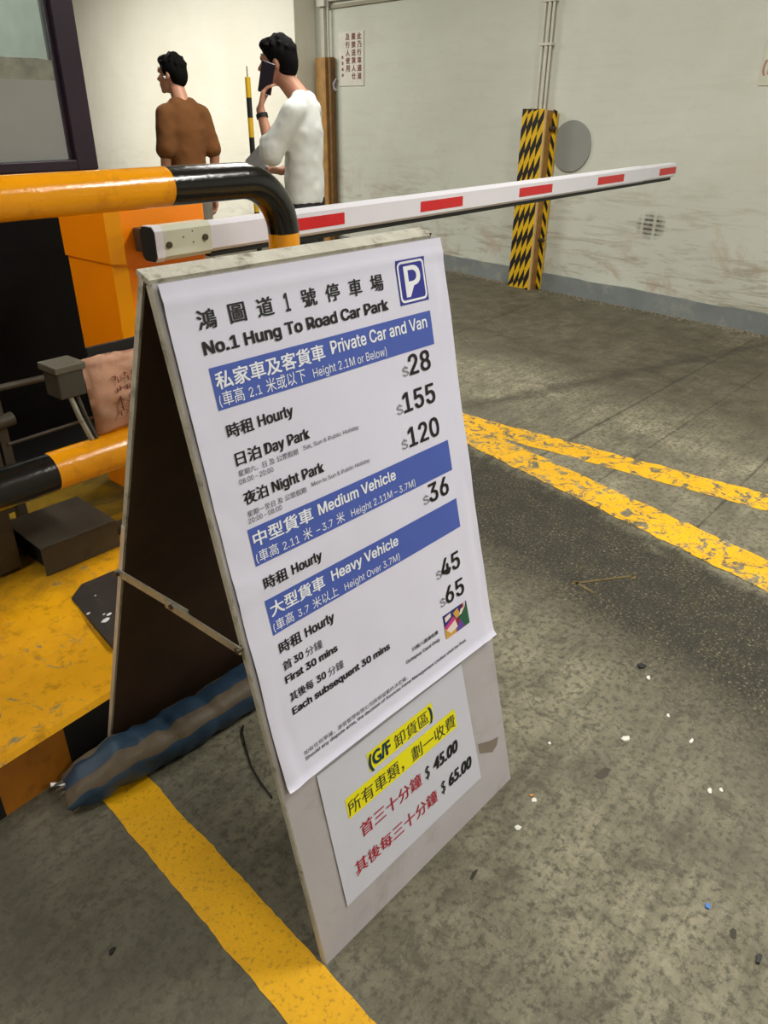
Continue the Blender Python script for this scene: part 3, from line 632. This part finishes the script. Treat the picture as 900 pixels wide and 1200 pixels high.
# faded pink sack
sack = thing('pink_sack', 'faded pink printed sack strapped upright behind the lower rail', 'sack', (1.03, 1.70, .661))
mb = MB(); nx, ny = 30, 30; vs = []
for side in (0, 1):
    for j in range(ny + 1):
        for i in range(nx + 1):
            u, v = i / nx, j / ny; x = -.148 + .30 * u; z = .200 * v + .003 * math.sin(u * 9)
            x += .012 * (1 - v) * (1 - u) - .010 * math.sin(math.pi * v) * u * 0
            d = .030 * (max(0, math.sin(math.pi * u)) ** .35) * (max(0, math.sin(math.pi * v)) ** .35)
            d += .008 * noise.noise(Vector((u * 5, v * 5, side * 3))) + (.012 * noise.noise(Vector((u * 14, v * 22, 2))) * max(0, v - .75) * 4)
            vs.append(Vector((x, (-d if side == 0 else d), z)))
K = (nx + 1) * (ny + 1)
fs = [[s_ * K + j * (nx + 1) + i, s_ * K + j * (nx + 1) + i + 1, s_ * K + (j + 1) * (nx + 1) + i + 1, s_ * K + (j + 1) * (nx + 1) + i] for s_ in (0, 1) for j in range(ny) for i in range(nx)]
rim = [j * (nx + 1) for j in range(ny + 1)] + [ny * (nx + 1) + i for i in range(1, nx + 1)] + [j * (nx + 1) + nx for j in range(ny - 1, -1, -1)] + [i for i in range(nx - 1, 0, -1)]
fs += [[a, c_, c_ + K, a + K] for a, c_ in zip(rim, rim[1:] + rim[:1])]
mb.add(vs, fs, 0, True); sk = mb.build('bag', PINK, sack)
mb = MB(); random.seed(3)
for cx in (-.075, -.050, -.025, .0):
    for cz in (.145, .118, .085, .060):
        for k in range(4):
            x, z = cx + random.uniform(-.008, .008), cz + random.uniform(-.008, .008); w_, h_ = (.010, .0012) if k % 2 else (.0014, .012)
            mb.box(x - w_ / 2, x + w_ / 2, -.0325, -.0295, z - h_ / 2, z + h_ / 2)
sw_ = mb.build('faded_print', PINKINK, sk)
MB().box(-.105, .22, .034, .044, .0, .214).build('backing_board', RUBBER, sack)

# ================================================================== sandbag roll
sb = thing('sand_bag', 'long blue and tan striped sandbag holding down the price board', 'sandbag', (.47, 1.30, 0))
path = [(.452, 1.318), (.47, 1.311), (.49, 1.304), (.54, 1.291), (.6, 1.280), (.68, 1.268), (.75, 1.262), (.85, 1.256), (.95, 1.252), (1.05, 1.248), (1.15, 1.243), (1.22, 1.24), (1.25, 1.238)]
def cr(P, n):
    out = []
    for i in range(len(P) - 1):
        p0, p1, p2, p3 = [Vector(P[max(0, min(len(P) - 1, k))]) for k in (i - 1, i, i + 1, i + 2)]
        for k in range(n):
            t = k / n; out.append(.5 * ((2 * p1) + (-p0 + p2) * t + (2 * p0 - 5 * p1 + 4 * p2 - p3) * t * t + (-p0 + 3 * p1 - 3 * p2 + p3) * t ** 3))
    return out + [Vector(P[-1])]
pts = cr(path, 8); N = len(pts); SEG = 48; vs = []; mis = []
for i, p in enumerate(pts):
    f = i / (N - 1); d = (pts[min(i + 1, N - 1)] - pts[max(i - 1, 0)]).normalized(); nn = Vector((-d.y, d.x))
    L_ = (p - pts[0]).length; e = min(1, (L_ / .13) ** .6) if L_ < .13 else 1; e2 = min(1, (((p - pts[-1]).length) / .08) ** .5)
    hw = .060 - .010 * (1 - e); hh = (.012 + .038 * e) * (.3 + .7 * e2)
    sag = .010 * math.exp(-((L_ - .25) / .015) ** 2) + .007 * math.exp(-((L_ - .17) / .010) ** 2) + .006 * math.exp(-((L_ - .36) / .012) ** 2)
    lift = .030 * (1 - e)
    for k in range(SEG):
        a = 2 * math.pi * k / SEG; cx, cz = math.cos(a), math.sin(a)
        sx_ = math.copysign(abs(cx) ** .85, cx) * (hw - sag * .5); sz_ = math.copysign(abs(cz) ** .8, cz) * (hh - sag)
        wr = .0035 * noise.noise(Vector((L_ * 26, cx * 1.8, cz * 1.8))) * (2.0 if L_ < .3 else 1.2)
        q = p + nn * (sx_ + wr); vs.append(Vector((q.x - .47, q.y - 1.30, max(.001, hh + lift * .4 + sz_ + wr))))
mb = MB(); fs = []; mis = []
for i in range(N - 1):
    for k in range(SEG):
        a = (k + .5) * 360 / SEG; j = 2 * math.sin(i * .4)
        mis.append(0 if 52 + j <= a < 106 + j or 156 + j <= a < 240 else 1)
        fs.append([i * SEG + k, i * SEG + (k + 1) % SEG, (i + 1) * SEG + (k + 1) % SEG, (i + 1) * SEG + k])
mb.add(vs, fs, mis, True)
mb.add(vs[:SEG], [list(range(SEG))], 1); mb.add(vs[-SEG:], [list(range(SEG))[::-1]], 1)
o = mb.build('bag', [BLUES, TANS], sb)
bm = bmesh.new(); bm.from_mesh(o.data); bmesh.ops.remove_doubles(bm, verts=bm.verts[:], dist=.0001); bm.to_mesh(o.data); bm.free()
MB().tube([(-.035, .035, .055), (-.022, .028, .052), (-.012, .020, .045)], [.005, .0035, .004], 10).build('tie_end', WHITEINK, sb)
mb = MB()
for k in range(7):
    z = .012 + k * .007; mb.tube([(-.012, -.03 + k * .009, z), (-.026 - .004 * (k % 2), -.034 + k * .010, z + .002), (-.032, -.036 + k * .011, z - .002)], [.004, .003, .0015], 6)
mb.build('frayed_end', TANS, sb)
tag(MB().tube([(.87, 1.19, .004), (.85, 1.17, .006), (.82, 1.12, .003), (.795, 1.075, .003), (.775, 1.02, .003), (.762, .965, .003)], .0022, 8).build('black_wire', RUBBER), 'thin black wire curling over the floor inside the price board', 'wire')

# ================================================================== litter on the floor
def fleck(name, x, y, r, m, label, cat, group=None, sq=.6, h=.002, n=7, z=0):
    ph = random.random() * 6
    r = r * .72
    P_ = [(x + r * (1 + .35 * math.sin(ph + k * 2.3)) * math.cos(ph + k * 6.283 / n), y + r * sq * (1 + .35 * math.cos(ph + k * 1.7)) * math.sin(ph + k * 6.283 / n)) for k in range(n)]
    return tag(MB().prism(P_, z, z + h).build(name, m), label, cat, group)
FL = mat('white_paper_fleck', (226, 224, 214), .7); GUM = mat('black_gum', (24, 24, 26), .6, bmp=.3)
fleck('paper_scrap', 1.465, .42, .018, FL, 'white crumpled paper scrap, largest of those right of the board', 'scrap', h=.006)
for x, y, r in ((1.57, .29, .012), (1.44, .20, .012), (1.15, .50, .011), (1.06, .49, .013), (1.73, .47, .012), (1.46, .18, .009), (1.62, .37, .009), (1.33, .56, .008), (.74, .12, .008), (.66, .33, .006)):
    fleck('paper_fleck', x, y, r, FL, 'tiny white paper fleck trodden flat on the grey concrete', 'scrap', 'paper flecks on the concrete')
fleck('blue_scrap', 1.145, .102, .010, mat('blue_plastic', (30, 110, 190), .4), 'tiny bright blue plastic scrap on the concrete, lower right', 'scrap', h=.003)
fleck('orange_scrap', 1.158, .512, .007, mat('orange_plastic', (220, 140, 20), .5), 'tiny orange scrap beside the foot of the board', 'scrap')
fleck('gum_blob', 1.10, -.008, .014, GUM, 'black gum blob at the lower right edge of the floor', 'gum', h=.005)
fleck('gum_blob', 1.765, .505, .020, GUM, 'black gum blob where the tarmac meets the pale concrete', 'gum', h=.005)
fleck('gum_blob', .52, .19, .010, GUM, 'black gum blob at the bottom of the picture beside the yellow line', 'gum', h=.004)
fleck('gum_blob', .325, .93, .010, GUM, 'small black gum blob left of the near yellow line', 'gum', h=.004)
fleck('dirt_stain', 1.12, .045, .016, mat('stain_dark', (64, 60, 50), .8), 'dark round dirt stain near the blue scrap', 'stain', h=.0008)
fleck('dirt_stain', 1.325, .415, .035, mat('stain_dark2', (76, 71, 60), .8), 'larger dark dirt stain right of the lower notice', 'stain', h=.0008, sq=.5)
fleck('dirt_stain', .90, .50, .020, mat('stain_dark3', (52, 48, 40), .8), 'narrow dark dirt streak just below the board foot', 'stain', h=.0008, sq=.3)

# ================================================================== guard booth with window
BY, BX = 3.0, 1.785
bo = thing('guard_booth', 'dark panelled guard booth with large window at the left', 'booth', (0, BY, .157))
def bz(z): return z - .157
MB().box(-1.9, BX, 0, .05, 0, bz(1.185)).build('lower_panel', BOOTHK, bo)
MB().box(-1.9, 1.78, -.30, 0, 0, .03, b=.004).build('shade_slab', BOOTHK, bo)  # black slab added to darken the kerb here, standing in for shade
MB().box(BX - .05, BX, .05, 1.5, 0, bz(2.7)).build('side_wall', mat('booth_side_grey', (150, 152, 146), .6), bo)
MB().box(-1.9, BX, 1.5, 1.55, 0, bz(2.7)).build('back_wall', mat('booth_inner_paint', (206, 212, 200), .7, var=.05), bo)
MB().box(-1.95, -1.9, 0, 1.55, 0, bz(2.7)).build('side_wall', DKSTEEL, bo)
MB().box(-1.98, BX + .03, -.03, 1.58, bz(2.7), bz(2.76)).build('roof', DKSTEEL, bo)
fr = MB().box(BX - .088, BX, -.012, .05, bz(1.185), bz(2.7), b=.004).box(-1.9, BX - .088, -.012, .05, bz(1.185), bz(1.222), b=.004)
fr.box(-1.9, BX - .088, -.012, .05, bz(2.62), bz(2.7), b=.004).box(BX - .104, BX - .088, .012, .05, bz(1.222), bz(2.62)).box(-1.9, -1.82, -.012, .05, bz(1.222), bz(2.62))
wf = fr.build('window_frame', FRAME, bo)
m, nt, b, pos = newmat('window_glass'); b.inputs['Base Color'].default_value = (.82, .88, .84, 1); b.inputs['Roughness'].default_value = .03
b.inputs['Transmission Weight'].default_value = 1; b.inputs['IOR'].default_value = 1.45; GLASS = m
MB().box(-1.82, BX - .104, .022, .028, bz(1.222), bz(2.62)).build('window_pane', GLASS, bo)
FILM = mat('frosted_grey_film', (150, 152, 150), .35, var=.14, scale=2.2, spec=.6)
mb = MB(); n = 60; vs = []
for i in range(n + 1):
    x = -1.82 + (BX - .106 + 1.82) * i / n; z = 1.558 + .006 * noise.noise(Vector((x * 14, 0, 0))) + .004 * noise.noise(Vector((x * 40, 0, 2)))
    vs += [(x, .0185, bz(1.224)), (x, .0185 , bz(1.49)), (x, .0185, bz(z))]
mb.add(vs, [[3 * i + a, 3 * i + 3 + a, 3 * i + 4 + a, 3 * i + 1 + a] for i in range(n) for a in (0, 1)])
for p in range(len(mb.m)): mb.m[p] = 0 if p % 2 == 0 else 1
fo = mb.build('window_film', [FILM, mat('crinkled_film_edge', (140, 142, 128), .45, var=.35, scale=22, bmp=.4)], bo)
so = fo.modifiers.new('t', 'SOLIDIFY'); so.thickness = .0006

# ================================================================== lane wall fittings
ob = wp(0, 0)
def wthing(name, label, cat, s, z=0, off=0, group=None):
    return thing(name, label, cat, wp(s, z, off), math.atan2(WD.y, WD.x), group)   # local x along the wall (leftwards in view), local y out of the wall
hp = wthing('hazard_post_cover', 'yellow and black chequered protective cover standing against the lane wall', 'post cover', 2.075)
D0, D1, PW, PH = .012, .12, .243, 1.42
MB().box(.0, PW, D0, D1 - .018, 0, PH - .01).build('core', WOOD, hp)
MB().box(0, .016, D1 - .018, D1 - .002, 0, PH).build('side_edge', WOODL, hp)
MB().box(.016, PW, D1 - .018, D1 - .002, 0, PH, b=.002).build('front_board', HAZY, hp)
def hazard(x0, x1, cols_, rows, y, flip=1, side=False):
    mb = MB(); cw = (x1 - x0) / cols_; rh = PH / rows
    for c_ in range(cols_):
        xa, xb = x0 + c_ * cw, x0 + (c_ + 1) * cw
        for r_ in range(-1, rows + 4):
            k = .62 * rh * flip; z0 = (r_ - 2 + (c_ * .88) % 1) * rh
            q = [(xa, z0 + k), (xb, z0), (xb, z0 + rh * .5), (xa, z0 + rh * .5 + k)]
            q = [(x, min(PH, max(0, z))) for x, z in q]
            if max(z for _, z in q) - min(z for _, z in q) < .01: continue
            mb.add([(x, y, z) if not side else (y, x, z) for x, z in q], [[0, 1, 2, 3]])
    return mb
hazard(.018, PW - .001, 4, 8, D1 - .0005, 1).build('black_diamonds', HAZK, hp)
MB().box(-.045, -.0, .012, .03, .0, PH - .03).build('side_board', HAZY, hp); hazard(-.044, -.001, 1, 12, .031, -1).build('black_stripes', HAZK, hp)
for z in (.42, 1.28): MB().tube([(-.055, .05, z), (.0, .05, z)], .016, 10).build('clip', BOLT, hp)
cd = wthing('wall_conduits', 'three pale conduits running down the wall into the chequered cover', 'conduit', 2.15, 0)
for dx, r_ in ((.015, .011), (.055, .014), (.10, .011)):
    pts_ = [(dx, .03, PH - .1), (dx, .03, 2.12), (dx, .035, H)]
    MB().tube(pts_, r_, 12).build('pipe', PIPEM, cd)
MB().tube([(.015, .03, 2.16), (-.02, .03, 2.30), (-.10, .03, 2.45), (-.3, .03, 2.5)], .011, 12).build('pipe', PIPEM, cd)
for z in (1.86, 2.15): MB().box(-.005, .12, .0, .047, z, z + .02, b=.003).build('pipe_clip', PIPEM, cd)
# grey disc
dk = wthing('grey_disc', 'plain grey round disc fixed on the lane wall', 'disc', 1.878, 1.155)
MB().tube([(0, .001, 0), (0, .012, 0)], .188, 64, smooth=False).build('plate', DISC, dk)
# wall notice
wn_ = wthing('wall_notice', 'white wall notice with vertical red characters by the timber corner post', 'notice', 4.68, 1.855)
MB().box(-.20, .20, .001, .008, -.235, .235).build('plate', mat('off_white_plate', (214, 210, 200), .5), wn_)
mb = MB()
def nf(s, t, z): return Vector((-s, .0085 + z, t))
RED2 = mat('faded_dark_red', (120, 52, 46), .6, var=.3, scale=20)
for cx, txt, y0, st_, sz in ((.135, '此乃行車通道', .165, .068, .060), (.045, '嚴禁送貨人仕', .165, .068, .060), (-.048, '及行人使用', .165, .068, .060), (-.135, '管理處啟', .005, .052, .030)):
    mb = MB()
    for i, ch in enumerate(txt): lettering(mb, ch, cx - sz * .5, cx + sz * .5, y0 - i * st_, sz * .9, nf, cjk=True, bold=.002 if sz > .05 else .0008, z=.001)
    mb.build('red_lettering', RED2, wn_)
wn2 = wthing('wall_notice', 'white notice with red characters cut by the right picture edge', 'notice', .22, 1.69)
MB().box(-.235, .235, .001, .006, -.13, .13).build('plate', mat('pale_plate', (204, 204, 186), .5), wn2)
mb = MB(); lettering(mb, '人人', -.20, -.10, .03, .055, nf, cjk=True, bold=.001, z=-.001); lettering(mb, '(', -.225, -.205, -.06, .07, nf, bold=.002, z=-.001); lettering(mb, '出入', -.19, -.08, -.07, .065, nf, cjk=True, bold=.001, z=-.001)
mb.build('red_lettering', mat('faded_pink_red', (176, 120, 110), .6), wn2)
# timber corner post with conduit above
tp = wthing('timber_post_cover', 'tall brown timber cover strip on the wall corner behind the man', 'post cover', 4.99)
MB().box(.0, .17, .012, .10, .0, 1.88, b=.003).build('board', WOOD, tp); MB().box(-.055, .0, .012, .075, .0, 1.88, b=.003).build('side_board', mat('darker_timber', (120, 84, 38), .6, var=.3), tp)
cp_ = wthing('corner_conduit', 'pale square conduit dropping into the timber cover at the corner', 'conduit', 5.03)
MB().box(.03, .085, .002, .05, 1.88, H).build('trunking', PIPEM, cp_); MB().tube([(-.03, .04, 1.88), (-.03, .04, H)], .012, 10).build('pipe', PIPEM, cp_)
MB().box(-.02, .11, 0, .08, 2.32, 2.42, b=.004).build('junction_box', PIPEM, cp_)
hc = wthing('wall_conduit_run', 'long horizontal conduit high on the lane wall above the notice', 'conduit', 2.6)
MB().box(.0, 2.4, 0, .02, 2.30, 2.33).build('trunking', mat('aged_trunking', (150, 144, 122), .6), hc)
MB().tube([(0, .03, 2.36), (2.4, .03, 2.37)], .012, 10).build('pipe', PIPEM, hc)
tag(MB().tube([wp(4.93, 1.58, .002), wp(4.95, 1.60, .03), wp(4.94, 1.64, .04), wp(4.91, 1.69, .02)], [.012, .02, .014, .006], 10).build('torn_paper', PAPER), 'scrap of torn white paper peeling beside the wall notice', 'scrap')

# slim striped marker pole
pp_ = atp = Vector((4.225, 4.862, 0)); mp = thing('marker_pole', 'slim yellow and black banded marker pole standing before the white wall', 'pole', pp_)
for i in range(12):
    z0, z1 = .02 + i * .1325, .02 + (i + 1) * .1325
    MB().tube([(0, 0, z0), (0, 0, z1)], .020, 16).build('band', HAZK if i % 2 == 0 else HAZY, mp)
MB().tube([(0, 0, 1.61), (0, 0, 1.68)], .005, 8).build('tip', STEEL, mp); MB().tube([(0, 0, 0), (0, 0, .02)], .09, 24).build('foot', RUBBER, mp)

# ================================================================== people
def basis(base, ang):
    """ang turns the body away from the camera: 0 = faces picture left"""
    f = (-RH * math.cos(ang) + FH * math.sin(ang)).normalized()
    return math.atan2(f.y, f.x) - math.pi / 2       # local +y = facing
def hand(mb, wrist, d, up, side, curl=.5, sc=1.0):
    """palm + five fingers; d = direction of fingers, up = back of hand normal, side = towards the thumb"""
    wrist, d, up, side = Vector(wrist), Vector(d).normalized(), Vector(up).normalized(), Vector(side).normalized()
    p1 = wrist + d * .085 * sc
    for k in (-1, -.33, .33, 1): mb.capsule(wrist + side * .014 * k, p1 + side * .030 * k * sc, .016, .0125, 10)
    for k, L in ((-1, .058), (-.33, .072), (.33, .078), (1, .070)):
        b_ = p1 + side * .030 * k * sc; a = b_ + (d * math.cos(curl) - up * math.sin(curl)) * L * .5; c_ = a + (d * math.cos(curl * 2.2) - up * math.sin(curl * 2.2)) * L * .5
        mb.capsule(b_, a, .0098, .0088, 8); mb.capsule(a, c_, .0088, .0075, 8)
    tb = wrist + d * .025 + side * .026; t1 = tb + (d * .6 + side * .75 - up * .2).normalized() * .042; t2 = t1 + (d * .9 + side * .1 - up * .5).normalized() * .032
    mb.capsule(tb, t1, .014, .011, 8); mb.capsule(t1, t2, .011, .009, 8)
def person(name, label, base, ang, ht, hair_len, top_mat, leg_mat, arms, yaw=0, lean=0, hem=.90, sleeve=.75, long_=1, wx=1.0, hf=.045):
    k = ht / 1.75; t = thing(name, label, 'person', base, basis(base, ang)); S = lambda *p: Vector((p[0] * wx, p[1], p[2])) * k
    HM = Matrix.Rotation(yaw, 3, 'Z') @ Matrix.Rotation(lean, 3, 'X'); hc = S(0, hf, 1.635)
    def hp_(x, y, z): return hc + HM @ (Vector((x, y, z)) * k)
    b_ = MB()
    b_.ball(hc + HM @ S(0, .0, .012), S(.074, .092, .100), mtx=HM); b_.ball(hp_(0, .028, -.055), S(.056, .062, .060), mtx=HM)     # skull, jaw
    b_.ball(hp_(0, .078, -.098), S(.024, .018, .018)); b_.ball(hp_(0, .070, -.052), S(.040, .03, .045))
    b_.capsule(hp_(0, .088, .010), hp_(0, .112, -.028), .0085, .013, 8)                                                         # nose
    b_.ball(hp_(0, .090, -.064), S(.022, .014, .007)); b_.ball(hp_(0, .088, -.078), S(.019, .014, .008))                           # lips
    for sx in (-1, 1):
        b_.ball(hp_(sx * .030, .080, .026), S(.022, .014, .010)); b_.ball(hp_(sx * .076, -.008, -.012), S(.009, .017, .030), mtx=HM)
        b_.ball(hp_(sx * .045, .062, -.022), S(.024, .024, .022))
    b_.capsule(S(0, -.012, 1.44), hp_(0, -.02, -.07), .058 * k, .052 * k); b_.capsule(S(-.09, -.01, 1.415), S(.09, -.01, 1.415), .04 * k, .04 * k)
    b_.ball(S(0, 0, 1.25), S(.135, .09, .17)); b_.ball(S(0, 0, 1.02), S(.13, .09, .14))
    for sx in (-1, 1):
        hip, kn, an = S(sx * .088, 0, .90), S(sx * .10, .015 * sx, .49), S(sx * .105, .02 * sx - .02, .085)
        b_.capsule(hip, kn, .075 * k, .052 * k); b_.capsule(kn, an, .05 * k, .036 * k); b_.capsule(an, S(sx * .115, .12 + .02 * sx, .035), .034 * k, .028 * k)
    for sh, el, wr, hd, hup, hside, cl in arms:
        b_.capsule(S(*sh), S(*el), .046 * k, .038 * k); b_.capsule(S(*el), S(*wr), .037 * k, .025 * k); hand(b_, S(*wr), hd, hup, hside, cl)
    b_.blob('body', SKIN, t, .0085, 3, .5)
    # eyes and brows
    for sx in (-1, 1):
        MB().ball(hp_(sx * .031, .083, .016), S(.011, .008, .006), seg=12, rings=8, mtx=None).build('eye', HAIR, t)
        MB().capsule(hp_(sx * .018, .087, .038), hp_(sx * .045, .078, .040), .0035, .003, 8).build('eyebrow', HAIR, t)
    # hair
    h_ = MB(); h_.ball(hp_(0, -.014, .040), S(.083, .098, .090), mtx=HM); h_.ball(hp_(0, -.045, .0), S(.078, .068, .085 + hair_len), mtx=HM); h_.ball(hp_(0, .050, .082), S(.058, .048, .034), mtx=HM)
    for sx in (-1, 1): h_.ball(hp_(sx * .058, -.012, .030), S(.026, .055, .048), mtx=HM)
    random.seed(5)
    for i in range(60):
        a, e_ = random.uniform(0, 6.28), random.uniform(.1, 1.45); q = Vector((.080 * math.cos(a) * math.cos(e_), -.014 + .094 * math.sin(a) * math.cos(e_), .040 + .088 * math.sin(e_)))
        h_.capsule(hc + HM @ (q * k), hc + HM @ ((q * 1.02 + Vector((0, .003, .002))) * k), .010, .006, 6)
    h_.blob('hair', HAIR, t, .007, 5, .5)
    # shirt
    s_ = MB(); zh = hem
    for z0, z1, a0, a1, d0, d1, y0, y1 in ((1.43, 1.30, .150, .178, .075, .105, -.012, -.008), (1.30, 1.12, .178, .168, .105, .108, -.008, .0), (1.12, zh, .168, .182 if long_ else .17, .108, .118, 0, 0)):
        n_ = 16
        for i in range(n_ + 1):
            f = i / n_; s_.ball(S(0, y0 + (y1 - y0) * f, z0 + (z1 - z0) * f), S(a0 + (a1 - a0) * f, d0 + (d1 - d0) * f, .035))
    s_.capsule(S(-.155, -.008, 1.405), S(.155, -.008, 1.405), .062 * k, .062 * k); s_.capsule(S(-.07, -.012, 1.445), S(.07, -.012, 1.445), .058 * k, .058 * k)
    for sh, el, wr, *_ in arms:
        sh, el, wr = S(*sh), S(*el), S(*wr); e_ = sh + (el - sh) * min(1, sleeve); s_.capsule(sh, e_, .062 * k, .068 * k)
        if sleeve > 1: s_.capsule(el, el + (wr - el) * (sleeve - 1), .066 * k, .058 * k)
    so_ = s_.blob('shirt', top_mat, t, .011, 12, .5)
    for v in so_.data.vertices:                                     # soft folds in the cloth
        c_ = v.co; d_ = .0065 * noise.noise(Vector((c_.x * 9 + c_.z * 5, c_.y * 9, c_.z * 7 - c_.x * 4))) + .004 * noise.noise(c_ * 22)
        v.co = c_ + v.normal * d_ * min(1, max(.2, (1.45 - c_.z) * 5))
    # folds are part of the shirt surface; trousers
    l_ = MB(); l_.ball(S(0, 0, .93), S(.172, .115, .10))
    for sx in (-1, 1):
        hip, kn, an = S(sx * .085, 0, .88), S(sx * .10, .015 * sx, .49), S(sx * .108, .02 * sx - .02, .10)
        l_.capsule(hip, kn, .094 * k, .072 * k); l_.capsule(kn, an, .072 * k, .060 * k)
        MB().capsule(S(sx * .108, -.03, .045), S(sx * .118, .15, .04), .042 * k, .038 * k).box(sx * .112 * k - .042, sx * .112 * k + .042, -.07 * k, .19 * k, 0, .02, b=.006).blob('shoe', SHOE, t, .01, 2, .5)
    l_.blob('trousers', leg_mat, t, .012, 4, .5)
    return t, S, hp_

# man in brown, back turned, arms hanging
P1 = Vector((3.515, 4.735, 0))
armsA = [((-.185, -.01, 1.395), (-.235, -.03, 1.13), (-.235, .03, .88), (0, .1, -1), (-1, 0, 0), (0, 1, 0), .25), ((.185, -.01, 1.395), (.245, -.05, 1.13), (.25, .0, .88), (0, .1, -1), (1, 0, 0), (0, 1, 0), .25)]
t1, S1, h1 = person('person', 'person in brown T-shirt with short black hair, back turned, walking left', P1, R(42), 1.715, .0, BROWN, GREYT, armsA, yaw=R(24), hem=.88, sleeve=.80, wx=.82, hf=.07)
MB().ball(h1(-.080, .012, -.020), .009, seg=10, rings=8).build('earphone', WHITEINK, t1)
# man in grey-white top on the phone
P2 = Vector((3.325, 3.39, 0))
armsB = [((-.18, .0, 1.39), (-.225, .115, 1.19), (-.170, .185, 1.405), (.30, -.15, 1), (-.4, 1, 0), (.9, .3, .0), .6), ((.18, .0, 1.39), (.22, .03, 1.12), (.06, .165, 1.085), (-.6, .8, .1), (.4, .2, 1), (-.7, -.2, .3), .7)]
t2, S2, h2 = person('person', 'person in loose pale grey top holding a phone to the face and a folder', P2, R(14), 1.745, .012, TEEW, TROU, armsB, yaw=R(4), lean=R(-4), hem=.93, sleeve=1.2, wx=.88, hf=.125)
MB().tube([S2(-.182, .171, 1.362), S2(-.177, .177, 1.382)], .032, 20).build('wrist_watch', RUBBER, t2)
ROT2 = Matrix.Rotation(t2.rotation_euler.z, 4, 'Z')
ph = MB().box(-.006, .006, -.038, .038, -.078, .078, b=.004).build('mobile_phone', PHONE); tag(ph, 'dark purple mobile phone held against the face', 'phone')
ph.matrix_world = Matrix.Translation(P2) @ ROT2 @ Matrix.Translation(S2(-.125, .155, 1.555)) @ Matrix.Rotation(R(-12), 4, 'Y') @ Matrix.Rotation(R(18), 4, 'X')
fd = thing('paper_folder', 'pale grey folder held low in the hand of the person on the phone', 'folder', (0, 0, 0))
MB().box(-.085, .085, -.003, .003, -.07, .07).build('cover', FOLD, fd); MB().box(-.08, .08, .0035, .006, -.066, .066).build('sheet', PAPER, fd)
fd.matrix_world = Matrix.Translation(P2) @ ROT2 @ Matrix.Translation(S2(-.03, .285, 1.125)) @ Matrix.Rotation(R(62), 4, 'Z') @ Matrix.Rotation(R(32), 4, 'Y') @ Matrix.Rotation(R(10), 4, 'X')

# ================================================================== unseen ceiling battens, added for their light
for i, (x, y, z, rz, pw) in enumerate(LAMPS):
    f_ = thing('unseen_batten', 'long twin-tube fluorescent batten hanging below the ceiling', 'light', (x, y, z), R(rz), 'fluorescent battens')
    MB().box(-.75, .75, -.09, .09, .05, .15, b=.005).build('housing', BOOMW, f_)
    la = bpy.data.lights.new('added_ceiling_light', 'AREA'); la.shape = 'RECTANGLE'; la.size = 1.45; la.size_y = .16; la.energy = pw * 1.0; la.color = (1.0, .98, .91)
    lo = bpy.data.objects.new('added_ceiling_light', la); COL.objects.link(lo); lo.parent = f_; lo.location = (0, 0, .045)
# fill light added inside the booth to brighten its window
la = bpy.data.lights.new('booth_fill_light', 'AREA'); la.size = .8; la.energy = 26; la.color = (.95, 1, .94)
lo = bpy.data.objects.new('booth_fill_light', la); COL.objects.link(lo); lo.location = (.6, 3.8, 2.6)
